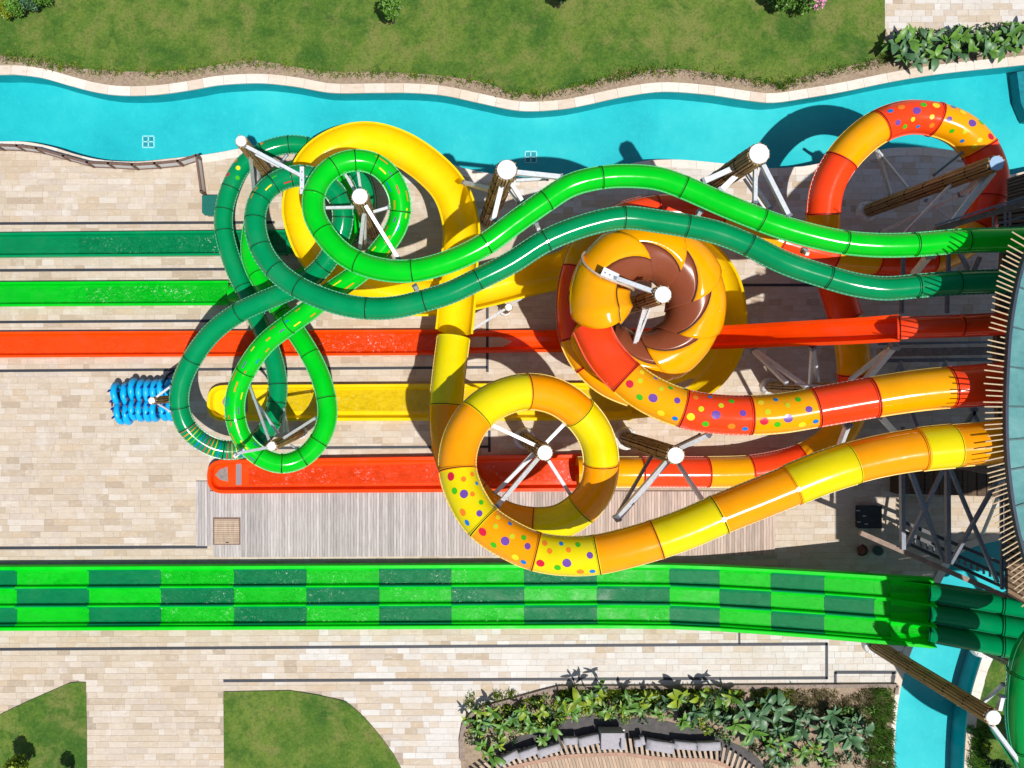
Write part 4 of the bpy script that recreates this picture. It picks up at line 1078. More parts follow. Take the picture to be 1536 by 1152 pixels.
rl = ['leftmost blue double raft of the row, tilted a little', 'second blue double raft from the left end of the row', 'third blue raft from the left, pushed towards the pool', 'fourth blue raft from the left in the row', 'fifth blue raft from the left, just left of the small white cap', 'blue raft directly below the small white pylon cap', 'blue raft just right of the small white pylon cap', 'blue raft half covered by the dark green tube', 'last blue raft at the right end, under the dark green tube']
rx = [174, 186, 197, 208, 219, 231, 242, 253, 264]; ry = [605.5, 606, 599, 601, 601.5, 601.5, 600, 600, 600]
for i in range(9):
    if i == 0: t = proto; kids = list(proto.children)
    else:
        t = proto.copy(); C.objects.link(t)
        for ch in kids: c = ch.copy(); C.objects.link(c); c.parent = t
    t['label'] = rl[i]
    t.location = G(rx[i], ry[i], 0)*1.0; t.location = Vector((G(rx[i], ry[i], .9).x, G(rx[i], ry[i], .9).y, 0))
    t.rotation_euler = (random.uniform(-.02, .02), random.uniform(-.05, .05), random.uniform(-.10, .06)+(.12 if i == 0 else 0)+.05)
# dark vertical fin beside the rafts
m = MB(); c = G(262, 567, .5)
for k in range(5): m.bar(G(250+k*3, 572-k*2.5, .4+.05*k), G(256+k*3, 560-k*2, .75), .16, .3)
o = m.obj('folded_parasol', plain('navy_cloth', (.012, .016, .035), .8, 0, .4, 12)); tag(o, 'dark navy bundle lying between the blue rafts and the dark green tube', 'bundle')

# ------------------------------------------------------------------ big dark green tube at the lower right corner
gp_ = Path([(1580, 940, .20), (1549, 975, .195), (1538, 1010, .19, 1), (1534, 1050, .185), (1534, 1085, .18), (1540, 1120, .175, 1), (1558, 1166, .172), (1594, 1214, .17, 1), (1645, 1250, .168), (1710, 1266, .165, 1), (1795, 1250, .16)])
bt = thing('tube_slide', 'fat green tube bending down along the lower right corner of the photo', 'water slide', G(1540, 1080))
js = [0]+gp_.joints+[gp_.L]
GT = gel('gel_mid_green', (.002, .30, .05))
for i in range(len(js)-1):
    tube_section(gp_, js[i], js[i+1], .56, GT, DGF, bt, bolts=False, nseg=34, wid=.03)
    if i: ring(gp_, js[i], .56, GT, bt, .06, .05, seam_=SEAM[DG])
m = MB(); m.bar(P(1490, 1092, .17), P(1528, 1150, .16), .22, .10); m.bar(P(1513, 1115, .165), P(1530, 1160, .16), .14, .10); m.obj('support_rib', LG, bt)

# ------------------------------------------------------------------ tower: roof, thatch sticks, decks, steelwork
tw = thing('slide_tower', 'tall slide tower with teal roof and a fringe of thin thatch sticks', 'tower', G(1560, 600))
ROOF = None
def roof_mat():
    m, t, b = newmat('teal_roof'); v = coords(t, 'World')
    n = noise(t, v, 1.6, 6, .65); n2 = noise(t, v, 9, 4, .7)
    c = ramp(t, n, [(.3, (.055, .20, .20)), (.5, (.085, .27, .265)), (.7, (.14, .34, .33))]); c = mix(t, c, (.04, .14, .15), mapr(t, n2, .6, .75, 0, .6))
    t.links.new(c, b.inputs['Base Color']); b.inputs['Roughness'].default_value = .75; bump(t, b, n2, .3, .01); return m
ROOFM = roof_mat(); zr = .335
edge = [(1663, 255), (1600, 305), (1562, 345), (1540, 385), (1527, 430), (1517, 490), (1512.5, 550), (1510.5, 610), (1511, 660), (1514, 705), (1521, 760), (1533, 815), (1556, 880), (1605, 950), (1680, 1000), (1770, 1016), (1900, 1006), (2060, 950), (2190, 830), (2240, 640), (2200, 430), (2060, 280), (1900, 228), (1760, 226), (1663, 255)]
ec = cr(edge, 4); EV = [P(x, y, zr) for x, y in ec]
cx_, cy_ = P(1900, 612, zr).x, P(1900, 612, zr).y
apex = Vector((cx_, cy_, H*zr+1.8))
# roof segments as separate panels
for i in range(0, len(EV)-1, 4):
    seg = EV[i:i+5]; v = [q.copy() for q in seg]+[apex]; v += [q-Vector((0, 0, .12)) for q in v]
    n = len(seg)+1; f = [tuple(range(n)), tuple(reversed(range(n, 2*n)))]+[(k, n+k, n+(k+1) % n, (k+1) % n) for k in range(n)]
    k = .9985
    o = mesh_obj('roof_panel', v, f, ROOFM, tw); fix_normals(o)
    m = MB(); m.bar(seg[0]+Vector((0, 0, .02)), apex+Vector((0, 0, .02)), .05, .03); m.obj('roof_seam', plain('roof_seam', (.03, .10, .11), .6), o)
m = MB()
for a, b in zip(EV, EV[1:]): m.bar(a-Vector((.02, 0, .05)), b-Vector((.02, 0, .05)), .09, .18)
m.obj('roof_edge_trim', plain('navy_trim', (.015, .03, .06), .5), tw)
STK = plain('thatch_tan', (.56, .42, .25), .6, 0, .2, 20)
ys_ = []
y = 366
rnd = random.Random(4)
while y < 945:
    ys_.append(y); y += rnd.choice((7.4, 8.3, 9.2, 6.4))
def edge_x(y):
    for a, b in zip(ec, ec[1:]):
        if a[0] < 1680 and a[1] <= y <= b[1]: return a[0]+(b[0]-a[0])*(y-a[1])/(b[1]-a[1])
    return 1512
for y in ys_:
    x = edge_x(y); s_ = -.0030*(y-612) if y > 612 else -.0024*(y-612)
    L = rnd.choice((32, 33, 34, 34, 36, 30, 15 if rnd.random() < .25 else 33))
    k = 1/math.sqrt(1+s_*s_); a = P(x+2, y+2*s_, zr-.002); b = P(x-L*k, y-L*k*s_, zr-.004)
    m = MB(); m.cyl(b, a, .021, .025, 6); o = m.obj('thatch_stick', STK, tw)
# upper beams, rails
def tb(a, b, w_, h_=None, mat=None, name='beam'):
    m = MB(); m.bar(P(*a), P(*b), w_, h_ or w_); return m.obj(name, mat or DSTEEL, tw)
tb((1403, 345, .20), (1560, 298, .22), .22, .2, RBEAM); tb((1403, 338, .205), (1560, 288, .225), .07, .07, DSTEEL, 'rail')
tb((1290, 799, .10), (1560, 917, .13), .20, .22, RBEAM); tb((1425, 694, .16), (1530, 716, .17), .30, .2, RBEAM)
tb((1318, 529, .10), (1500, 526, .10), .34, .3, plain('dusty_beam', (.22, .18, .15), .7), 'beam')
tb((1318, 516, .08), (1500, 513, .08), .10, .1, DSTEEL, 'rail'); tb((1318, 541, .08), (1500, 539, .08), .16, .1, DSTEEL, 'rail')
for x in (1351, 1418):
    for dx in (-12, -3, 4, 12): tb((x, 540, .09), (x+dx, 572, .03), .06, None, DSTEEL, 'brace')
for x in (1352.5, 1420.5):
    tb((x, 640, .11), (x+1.5, 824 if x < 1400 else 845, .115), .17, None, DSTEEL, 'column')
    tb((x, 424, .13), (x, 470, .13), .12, None, DSTEEL, 'column'); tb((x+2, 375, .16), (x+2, 420, .16), .12, None, DSTEEL, 'column')
for a, b in (((1363, 703, .13), (1416, 843, .10)), ((1415, 703, .13), (1360, 820, .10)), ((1424, 700, .13), (1496, 873, .10)), ((1495, 722, .14), (1426, 845, .10)), ((1346, 648, .14), (1397, 790, .11)), ((1398, 638, .14), (1366, 690, .13)), ((1364, 612, .14), (1378, 648, .14)), ((1456, 612, .14), (1470, 640, .14)), ((1465, 612, .14), (1447, 640, .14)), ((1440, 380, .16), (1452, 404, .15)), ((1470, 385, .16), (1455, 420, .15))):
    tb(a, b, .13, None, DSTEEL, 'brace')
tb((1497, 745, .13), (1474, 800, .05), .10, None, STEEL, 'brace')
# lattice column at the right
for x in (1502, 1509): tb((x, 728, .13), (x+1, 884, .13), .10, None, DSTEEL, 'column')
for i in range(9): tb((1502, 732+i*17, .128), (1510, 740+i*17, .128), .05, None, DSTEEL, 'lacing')
# stair stringers of near-black steel
for y0, y1 in ((783, 846), (797, 864), (812, 880)): tb((1355, y0, .05), (1504, y1, .06), .15, .15, plain('dark_steel', (.05, .05, .055), .5), 'stringer')
for i in range(15):
    x = 1362+i*9.4; tb((x, 800+i*4.1, .045), (x+1, 812+i*4.1, .047), .05, .1, DSTEEL, 'stair_tread')
# wooden slat roofs of the tower flanks
def slatroof(quad, zh0, n, label=None, mat=DWOOD):
    (ax, ay), (bx, by), (cx, cy), (dx, dy) = quad   # a-b first edge (top), d-c last edge
    sh = thing_part = None
    m = MB(); m.add([P(ax, ay, zh0-.004), P(bx, by, zh0-.004), P(cx, cy, zh0-.004), P(dx, dy, zh0-.004)], [(0, 3, 2, 1)]); m.obj('slat_backing', plain('dark_backing', (.04, .025, .015), .9), tw)
    for i in range(n):
        t0 = i/n; t1 = (i+.66)/n; k = random.uniform(.75, 1.25)
        q = [P(ax+(dx-ax)*t, ay+(dy-ay)*t, zh0) for t in (t0, t1)]+[P(bx+(cx-bx)*t, by+(cy-by)*t, zh0) for t in (t1, t0)]
        m = MB(); v = q+[p-Vector((0, 0, .06)) for p in q]
        m.add(v, [(0, 1, 2, 3), (0, 4, 5, 1), (1, 5, 6, 2), (2, 6, 7, 3), (3, 7, 4, 0)], 0, (k, k, k)); o = m.obj('slat', mat, tw, tint=True); fix_normals(o)
slatroof(((1511, 268), (1600, 240), (1600, 285), (1511, 308)), .19, 8)
slatroof(((1512, 690), (1600, 728), (1600, 942), (1512, 892)), .155, 22)
slatroof(((1495, 318), (1600, 300), (1600, 352), (1500, 352)), .17, 5)
for y in (372, 396): tb((1495, y-60, .2), (1560, y-78, .2), .06, .06, DSTEEL, 'rail')
for x in (1490, 1508, 1515): tb((x, 318, .19), (x, 345, .19), .06, None, DSTEEL, 'post')
# floor of the start platform under the roof
v = [P(x, y, .235) for x, y in ((1508, 340), (1700, 300), (1700, 700), (1500, 700), (1494, 520))]
m = MB(); m.add(v+[q-Vector((0, 0, .2)) for q in v], [(0, 4, 3, 2, 1), (5, 6, 7, 8, 9)]+[(k, (k+1) % 5, 5+(k+1) % 5, 5+k) for k in range(5)]); o = m.obj('platform', plain('platform_wood', (.07, .05, .035), .7, 0, .3, 12), tw); fix_normals(o)
# dark timber wall with vertical boards under the amber tube
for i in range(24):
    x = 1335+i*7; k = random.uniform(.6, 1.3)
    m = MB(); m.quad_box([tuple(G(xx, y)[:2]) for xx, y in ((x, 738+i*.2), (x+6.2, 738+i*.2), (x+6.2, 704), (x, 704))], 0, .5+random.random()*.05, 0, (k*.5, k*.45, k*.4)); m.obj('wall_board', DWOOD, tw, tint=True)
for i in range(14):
    y = 744+i*.5; tb((1497, 706+i*2.9, .1), (1512, 710+i*2.9, .1), .05, .05, STEEL, 'slat_end')
# unseen canopy added for its shade; panels cut to band the racer start
cn = thing('added_shade_canopy', 'added unseen teal canopy shading the racer start, beyond the lower right corner', 'canopy', G(1800, 1150))
for quad in (((1660, 985), (1752, 1015), (1765, 1092), (1660, 1092)), ((1660, 1092), (2040, 1092), (2040, 1106), (1660, 1106)), ((1667, 1106), (1731, 1106), (1738, 1206), (1676, 1206)), ((1870, 1106), (2230, 1106), (2230, 1204), (1877, 1204))):
  v = [P(x, y, .33) for x, y in quad]
  n = len(v); m = MB(); m.add(v+[q-Vector((0, 0, .12)) for q in v], [tuple(reversed(range(n))), tuple(range(n, 2*n))]+[(k, (k+1) % n, n+(k+1) % n, n+k) for k in range(n)]); o = m.obj('roof_panel', ROOFM, cn); fix_normals(o)
for x, y in ((2000, 1205), (2010, 1110)):
    q = P(x, y, .33); m = MB(); m.cyl(Vector((q.x, q.y, 0)), q, .15, n=10); m.obj('column', DSTEEL, cn)
for x, y in ((2150, 500), (2150, 820), (1880, 620)):
    q = P(x, y, .33); m = MB(); m.cyl(Vector((q.x, q.y, 0)), q, .2, n=12); m.obj('column', DSTEEL, tw)

# ------------------------------------------------------------------ planted bed and round seating at the bottom
WALLG = plain('bed_wall', (.26, .20, .165), .85, 0, .2, 6)
struct(sheet('planted_bed_soil', [PLANTER], .05, SOIL))
bw = MB(); pl = PLANTER[1:-3]
for a, b in zip(pl, pl[1:]):
    bw.bar(Vector((a[0], a[1], .06)), Vector((b[0], b[1], .06)), .16, .16)
bd = bw.obj('bed_kerb', WALLG); tag(bd, 'low brown kerb round the planted bed at the bottom', 'kerb')
GREY = plain('charcoal_screed', (.075, .068, .066), .8, 0, .3, 5)
inner = [(722, 1160), (735, 1139), (748, 1128), (765, 1110), (790, 1098), (815, 1088), (845, 1080), (880, 1074), (900, 1071), (935, 1077), (975, 1076), (1020, 1086), (1060, 1094), (1086, 1108), (1118, 1122), (1140, 1140), (1155, 1165)]
sheet_o = struct(sheet('seating_floor', [gp(cr(inner, 3)+[(1155, 1260), (722, 1260)])], .075, GREY))
E = cr([(700, 1190), (735, 1165), (760, 1151), (800, 1141), (846, 1132.5), (900, 1129.5), (937, 1129), (976, 1134), (1020, 1137), (1069, 1139), (1098, 1153), (1130, 1178)], 6)
seat = thing('slatted_bench', 'curved wooden slatted bench with grey cushions at the bottom of the bed', 'bench', G(920, 1130))
def along(poly, s):
    acc = 0
    for a, b in zip(poly, poly[1:]):
        L = math.hypot(b[0]-a[0], b[1]-a[1])
        if acc+L >= s: k = (s-acc)/L; return (a[0]+(b[0]-a[0])*k, a[1]+(b[1]-a[1])*k), ((b[0]-a[0])/L, (b[1]-a[1])/L)
        acc += L
    return poly[-1], (1, 0)
s_ = 20
while s_ < 470:
    (x, y), (tx, ty) = along(E, s_); k = random.uniform(.8, 1.15)
    nx, ny = ty, -tx; lean = -.28
    o0 = (x+tx*4.2, y+ty*4.2); depth = 22
    q = [(x, y), o0, (o0[0]+nx*depth+tx*lean*depth, o0[1]+ny*depth+ty*lean*depth), (x+nx*depth+tx*lean*depth, y+ny*depth+ty*lean*depth)]
    m = MB(); m.quad_box([tuple(G(a, b, .4)[:2]) for a, b in q], .36, .42, 0, (k, k, k)); o = m.obj('slat', TWOOD, seat, tint=True); fix_normals(o)
    s_ += 8.0
# bench edge and deck
m = MB()
for a, b in zip(E, E[1:]): m.bar(G(a[0], a[1]+2, .38), G(b[0], b[1]+2, .38), .17, .1)
m.obj('front_rail', plain('bench_rail', (.34, .18, .11), .6), seat)
fl = thing('round_deck', '', '', (0, 0, 0)); del fl['label']; del fl['category']; fl['kind'] = 'structure'
for i in range(88):
    x = 705+i*5; (ex, ey) = min(E, key=lambda e: abs(e[0]-x-2)); k = random.uniform(.82, 1.12)
    m = MB(); m.quad_box([tuple(G(a, b)[:2]) for a, b in ((x+30, 1235), (x+34.5, 1235), (x+5, ey+3), (x+.5, ey+3))], .05, .13, 0, (k, k*.96, k*.92)); o = m.obj('plank', TWOOD, fl, tint=True); fix_normals(o)
CUSH = plain('grey_cushion', (.37, .35, .375), .9, 0, .12, 9, .3)
cl = ['long grey cushion at the far left of the curved bench', 'second grey cushion from the left on the curved bench', 'third grey cushion from the left on the curved bench', 'small grey cushion left of the boxy armchair', 'grey cushion touching the left side of the boxy armchair', 'small grey cushion right of the boxy armchair, under the bright leaf', 'upright slim grey cushion right of the boxy armchair', 'bulky grey cushion in the middle of the right half of the bench', 'flat grey cushion on the right half of the bench', 'last grey cushion at the right end of the bench']
for (x0, y0, x1, y1, wd), lb in zip([(748, 1143, 777, 1129, 11), (778, 1134, 806, 1123, 11), (806, 1130, 840, 1119, 11), (845, 1111, 866, 1110, 10), (868, 1113, 898, 1106, 13), (951, 1114, 962, 1113, 11), (962, 1104, 965, 1116, 6), (969, 1115, 1010, 1122, 15), (1011, 1116, 1044, 1119, 11), (1045, 1119, 1080, 1118, 12)], cl):
    a, b = G(x0, y0, .52), G(x1, y1, .52); bm = bmesh.new(); L = (b-a).length
    bmesh.ops.create_cube(bm, size=1); bmesh.ops.scale(bm, vec=(L, wd/PPM, .20), verts=bm.verts)
    bmesh.ops.subdivide_edges(bm, edges=bm.edges, cuts=3, use_grid_fill=True)
    for vv in bm.verts:
        vv.co.z += random.uniform(-.012, .02); vv.co.x += random.uniform(-.02, .02); vv.co.y += random.uniform(-.015, .015)
        if vv.co.z > 0 and (abs(vv.co.x) < L*.4 and abs(vv.co.y) < wd/PPM*.4): vv.co.z += .035
    me = bpy.data.meshes.new('cushion'); bm.to_mesh(me); bm.free(); me.materials.append(CUSH)
    me.polygons.foreach_set('use_smooth', [True]*len(me.polygons))
    o = bpy.data.objects.new('cushion', me); C.objects.link(o); o.location = (a+b)/2; o.rotation_euler = (0, 0, math.atan2(b.y-a.y, b.x-a.x)); tag(o, lb, 'cushion', 'grey cushions on the curved bench')
ac = thing('armchair', 'boxy pale grey armchair in the middle of the curved bench', 'armchair', G(918, 1110))
for nm, (x0, y0, x1, y1), z0, z1 in (('seat', (908, 1113, 932, 1124), .3, .55), ('backrest', (902, 1100, 937, 1107), .3, .95), ('armrest', (902, 1107, 908, 1125), .3, .80), ('armrest', (932, 1107, 938, 1125), .3, .80), ('seat_step', (908, 1107, 932, 1113), .3, .62)):
    m = MB(); m.quad_box([tuple(G(x, y, z1)[:2]) for x, y in ((x0, y1), (x1, y1), (x1, y0), (x0, y0))], z0, z1); m.obj(nm, CUSH, ac)
fr = MB()
for a, b in (((899, 1095), (937, 1095)), ((899, 1095), (899, 1120))): fr.bar(G(*a, .1), G(*b, .1), .05, .05)
o = fr.obj('base_frame', CAPM, ac)

# ------------------------------------------------------------------ plants
def leaf_mesh(name, L, W, droop, mat, ragged=0, seed=0):
    rnd = random.Random(seed); n = 9; v = []; f = []
    for i in range(n+1):
        t = i/n; w_ = W*math.sin(math.pi*min(1, .06+t*.94))**.62*(1-.25*t)*(1 if i < n else .12)
        x = L*t*(1-.12*droop*t); z = L*(.34*t-.55*droop*t*t)
        r1 = 1-ragged*rnd.random(); r2 = 1-ragged*rnd.random()
        v += [(x, -w_*r1, z+w_*.28), (x, 0, z), (x, w_*r2, z+w_*.28)]
    for i in range(n):
        for j in (0, 1): a = i*3+j; f.append((a, a+3, a+4, a+1))
    me = bpy.data.meshes.new(name); me.from_pydata(v, [], f); me.materials.append(mat)
    me.polygons.foreach_set('use_smooth', [True]*len(f)); return me
LEAVES = {}
for k_, mt in (('g', LEAF_G), ('b', LEAF_B), ('y', LEAF_Y), ('d', LEAF_D)):
    LEAVES[k_] = [leaf_mesh('leaf', 1, .19, .75, mt, .25, 1), leaf_mesh('leaf', 1, .24, 1.0, mt, .5, 2), leaf_mesh('leaf', 1, .14, .5, mt, .15, 3), leaf_mesh('leaf', 1, .28, .9, mt, .1, 4)]
def plant(px, py, hh, n, size, kinds, label, group, seed, lean=(0, 0), name='broadleaf_plant'):
    rnd = random.Random(seed*13+5); b = G(px, py, hh); b.z = .05
    t = thing(name, label, 'plant', b, group)
    m = MB()
    tips = []
    for k in range(max(1, n//4)):
        a = rnd.random()*6.28; q = b+Vector((math.cos(a)*.12+lean[0], math.sin(a)*.12+lean[1], hh*rnd.uniform(.75, 1.1))); m.cyl(b+Vector((math.cos(a)*.05, math.sin(a)*.05, 0)), q, .03, .018, 6); tips.append(q)
    m.obj('stem', LEAF_D if kinds != 'y' else LEAF_G, t)
    for k in range(n):
        q = rnd.choice(tips); a = 6.283*k/n+rnd.uniform(-.5, .5)
        o = bpy.data.objects.new('leaf', rnd.choice(LEAVES[rnd.choice(kinds)])); C.objects.link(o); o.parent = t
        s = size*rnd.uniform(.6, 1.15)
        o.location = q-Vector((0, 0, rnd.uniform(0, .35)*hh)); o.scale = (s, s, s)
        o.rotation_euler = (rnd.uniform(-.4, .4), rnd.uniform(-.75, .15), a)
beds = [(702, 1078, 'gy'), (716, 1070, 'yg'), (712, 1100, 'g'), (727, 1085, 'gb'), (722, 1122, 'gy'), (738, 1136, 'g'), (742, 1068, 'gy'), (757, 1092, 'g'), (752, 1118, 'yg'), (772, 1080, 'gb'), (786, 1064, 'gy'), (797, 1092, 'g'), (812, 1072, 'y'), (824, 1092, 'g'), (816, 1112, 'gg'), (842, 1060, 'gy'), (856, 1074, 'g'), (868, 1052, 'gy'), (884, 1060, 'gy'), (899, 1044, 'y'), (912, 1066, 'yg'), (932, 1062, 'gy'), (944, 1046, 'g'), (958, 1062, 'gy'), (976, 1052, 'yg'), (984, 1072, 'g'), (998, 1058, 'bd'), (1020, 1048, 'gy'), (1022, 1078, 'g'), (1042, 1074, 'b'), (1052, 1050, 'y'), (1064, 1066, 'bd'), (1088, 1076, 'b'), (1100, 1048, 'gy'), (1108, 1092, 'g'), (1118, 1064, 'b'), (1132, 1104, 'bg'), (1138, 1080, 'b'), (1152, 1060, 'b'), (1152, 1118, 'gy'), (1164, 1092, 'b'), (1176, 1066, 'b'), (1178, 1112, 'bg'), (1192, 1086, 'b'), (1206, 1104, 'b'), (1210, 1076, 'b'), (1224, 1126, 'gy'), (1234, 1092, 'b'), (1248, 1074, 'b'), (1250, 1112, 'bg'), (1266, 1092, 'b'), (1284, 1084, 'b'), (1282, 1112, 'b'), (1300, 1092, 'b'), (1204, 1132, 'yg'), (1240, 1140, 'g'), (1172, 1138, 'gb')]
kindname = {'y': 'yellow-green', 'g': 'fresh green', 'b': 'blue-green', 'd': 'dark green'}
zones = ['left end of bottom bed', 'bottom bed behind left bench half', 'bottom bed above the armchair', 'bottom bed right of armchair', 'right half of bottom bed', 'bottom bed beside grass strip']
ORD = ['leftmost', 'second from left', 'third from left', 'fourth from left', 'fifth from left', 'sixth from left', 'seventh from left', 'eighth from left', 'ninth from left']
def bkey(x, y, kd): return (kindname[kd[0]], 'upper row' if y < 1062 else ('middle row' if y < 1095 else 'lower row'), zones[min(5, int((x-690)/105))])
for i, (x, y, kd) in enumerate(beds):
    rnd = random.Random(i); big = x > 1080; key = bkey(x, y, kd)
    same = sorted(b[0]+b[1]*.001 for b in beds if bkey(*b) == key); od = ORD[same.index(x+y*.001)]+', ' if len(same) > 1 else ''
    plant(x, y, rnd.uniform(.35, .9)+(.1 if big else 0), rnd.choice((7, 8, 9, 10)), rnd.uniform(.42, .72)*(1.15 if big else 1), kd, f'{key[0]} plant, {od}{key[1]}, {key[2]}', 'leafy plants of the bottom bed', i)
for i, (x, y) in enumerate(((884, 1046), (906, 1040), (872, 1050), (1082, 1044), (1070, 1052))):
    plant(x, y, 1.5, 5, .55, 'gd', ('leftmost', 'second', 'third', 'fourth', 'fifth')[(1, 2, 0, 4, 3)[i]]+' from the left of the tall thin plants at the upper bed edge', 'tall stemmed plants at the upper edge of the bottom bed', 80+i)
for i, (x, y) in enumerate(((1345, 66), (1358, 80), (1368, 58), (1382, 74), (1376, 92), (1396, 64), (1404, 82), (1420, 60), (1432, 74), (1446, 58), (1452, 78), (1470, 62), (1482, 74), (1492, 54), (1504, 66), (1516, 50), (1528, 62), (1540, 52))):
    plant(x, y, random.uniform(.5, 1.1), 8, random.uniform(.6, .9), 'gbg', f'broad leaved plant number {i+1} from the left in the top right bed' if 0 else f'{("leftmost", "second", "third", "fourth", "fifth", "sixth", "seventh", "eighth", "ninth", "tenth", "eleventh", "twelfth", "thirteenth", "fourteenth", "fifteenth", "sixteenth", "seventeenth", "last")[i]} broad leaved plant counted from the left in the top right bed', 'broad leaved plants of the top right bed', 200+i)

# shrubs and trees: a crown of many small leaf faces on a stem
def crown(m, c, rx, ry, rz_, n, size, rnd):
    for _ in range(n):
        while True:
            d = Vector((rnd.uniform(-1, 1), rnd.uniform(-1, 1), rnd.uniform(-1, 1)))
            if .45 < d.length < 1: break
        lump = 1+.18*math.sin(d.x*7+c.x)*math.cos(d.y*6+c.y)
        p = c+Vector((d.x*rx, d.y*ry, d.z*rz_))*lump
        a = Vector((rnd.gauss(0, 1), rnd.gauss(0, 1), rnd.gauss(0, .5))).normalized(); b = a.cross(Vector((rnd.gauss(0, 1), rnd.gauss(0, 1), rnd.gauss(0, 1)))).normalized()
        s = size*rnd.uniform(.6, 1.3)
        m.add([p-a*s, p-b*s*.45, p+a*s, p+b*s*.45], [(0, 1, 2, 3)])
def bush(name, px, py, rpx, hgt, mat, label, cat, n=900, seed=1, group=None, flowers=None, trunk=.5, sz=.10):
    rnd = random.Random(seed); c = G(px, py, hgt*.7); base = Vector((c.x, c.y, 0)); rad = rpx/PPM*.82
    t = thing(name, label, cat, base, group)
    m = MB(); m.cyl(base, base+Vector((0, 0, hgt*.6)), .09, .05, 8)
    for k in range(5): a = k*1.25; m.cyl(base+Vector((0, 0, hgt*.3)), base+Vector((math.cos(a)*rad*.5, math.sin(a)*rad*.5, hgt*.75)), .04, .02, 5)
    m.obj('trunk', plain('bark', (.10, .075, .05), .9), t)
    m = MB()
    for k in range(7):
        a = k*.9+rnd.random(); q = c+Vector((math.cos(a)*rad*.45*(k > 0), math.sin(a)*rad*.45*(k > 0), rnd.uniform(-.15, .2)*hgt))
        crown(m, q, rad*rnd.uniform(.45, .62), rad*rnd.uniform(.45, .62), hgt*.33, n//7, sz, rnd)
    o = m.obj('crown', mat, t); o['kind'] = 'stuff'
    if flowers:
        m = MB(); q = c+Vector((rad*.55, -rad*.1, hgt*.15))
        crown(m, q, rad*.75, rad*.7, hgt*.35, 320, .075, rnd); o = m.obj('blossom', flowers, t); o['kind'] = 'stuff'
for i, (x, y, rp, mt, lb) in enumerate(((6, 12, 17, LEAF_Y, 'yellowish shrub in the very top left corner'), (24, 8, 18, LEAF_G, 'green shrub in the top left hedge beside the yellowish one'), (42, 2, 17, LEAF_B, 'blue-green shrub in the middle of the top left hedge'), (60, -4, 15, LEAF_G, 'green shrub at the right end of the top left hedge'), (4, -10, 16, LEAF_Y, 'yellowish shrub cut by the top edge at the far left'))):
    bush('shrub', x, y, rp, 1.2, mt, lb, 'shrub', 900, 30+i, 'shrubs of the top left hedge', sz=.085)
bush('small_tree', 587, 6, 22, 2.6, LEAF_G, 'small dark green tree on the upper lawn cut by the top edge', 'tree', 1300, 50, sz=.11)
bush('small_tree', 846, -14, 16, 2.2, LEAF_D, 'tree whose dark lower edge peeks in at the top middle of the lawn', 'tree', 700, 51)
bush('shrub', 1176, 2, 16, 1.3, LEAF_G, 'green shrub left of the pink flowering one on the upper lawn', 'shrub', 800, 52, sz=.09)
bush('flowering_shrub', 1212, 2, 22, 1.4, LEAF_G, 'shrub with pink blossoms on the upper lawn', 'shrub', 900, 53, flowers=PINK, sz=.09)
bush('shrub', 1158, -6, 10, 1.2, LEAF_D, 'dark shrub at the top edge left of the green one', 'shrub', 400, 54)
bush('shrub', 20, 1156, 20, 2.0, LEAF_Y, 'bright yellow-green shrub on the lower left lawn', 'shrub', 1000, 55, sz=.13)
bush('shrub', 92, 1170, 14, 1.7, LEAF_G, 'shrub just below the frame on the lower left lawn', 'shrub', 500, 56)
bush('shrub', 1500, 1150, 13, 1.6, LEAF_D, 'pointed dark shrub on the lawn at the lower right', 'shrub', 600, 57)
bush('shrub', 1480, 1120, 10, .5, LEAF_Y, 'low yellow-green shrub beside the curved channel coping', 'shrub', 500, 58)

# grass tufts: one object each
def tufts(name, spots_, mat, hmin, hmax, blades, spread, kind='stuff', seed=3):
    rnd = random.Random(seed); m = MB()
    for x, y in spots_:
        c = G(x, y)
        for _ in range(rnd.randint(blades//2, blades)):
            a = rnd.random()*6.28; d = rnd.random()*spread; b = c+Vector((math.cos(a)*d, math.sin(a)*d, .02)); h = rnd.uniform(hmin, hmax)
            o_ = Vector((rnd.gauss(0, .5), rnd.gauss(0, .5), 1)).normalized(); s_ = Vector((-o_.y, o_.x, 0))+Vector((rnd.gauss(0, .3), rnd.gauss(0, .3), 0)); s_ = s_.normalized()*.02
            m.add([b-s_, b+s_, b+o_*h*.6+s_*.8+Vector((0, 0, .02)), b+o_*h], [(0, 1, 2, 3)])
    o = m.obj(name, mat); o['kind'] = 'stuff'; return o
rnd = random.Random(9)
edge_l = cr(LAWN_S[1:], 12); tp = []
for x, y in edge_l:
    if x > -20:
        for _ in range(2):
            if rnd.random() < .5: tp.append((x+rnd.uniform(-5, 5), y+rnd.uniform(-2, 7)))
tufts('bank_tufts', [p for i, p in enumerate(tp) if i % 2], LEAF_G, .10, .28, 20, .18)
tufts('bank_seedlings', [p for i, p in enumerate(tp) if i % 2 == 0], LEAF_Y, .08, .22, 22, .2, seed=4)
DRY = leafm('dry_grass', (.24, .20, .09), (.42, .36, .20), .8)
tufts('dry_bank_grass', [(x+rnd.uniform(-8, 8), y+rnd.uniform(0, 9)) for x, y in edge_l if x > -20], DRY, .06, .18, 14, .25, seed=5)
tufts('lawn_edge_grass', [(x+rnd.uniform(-6, 6), y+rnd.uniform(-14, 2)) for x, y in edge_l if x > -20 and rnd.random() < .6], LEAF_G, .04, .09, 16, .35, seed=8)
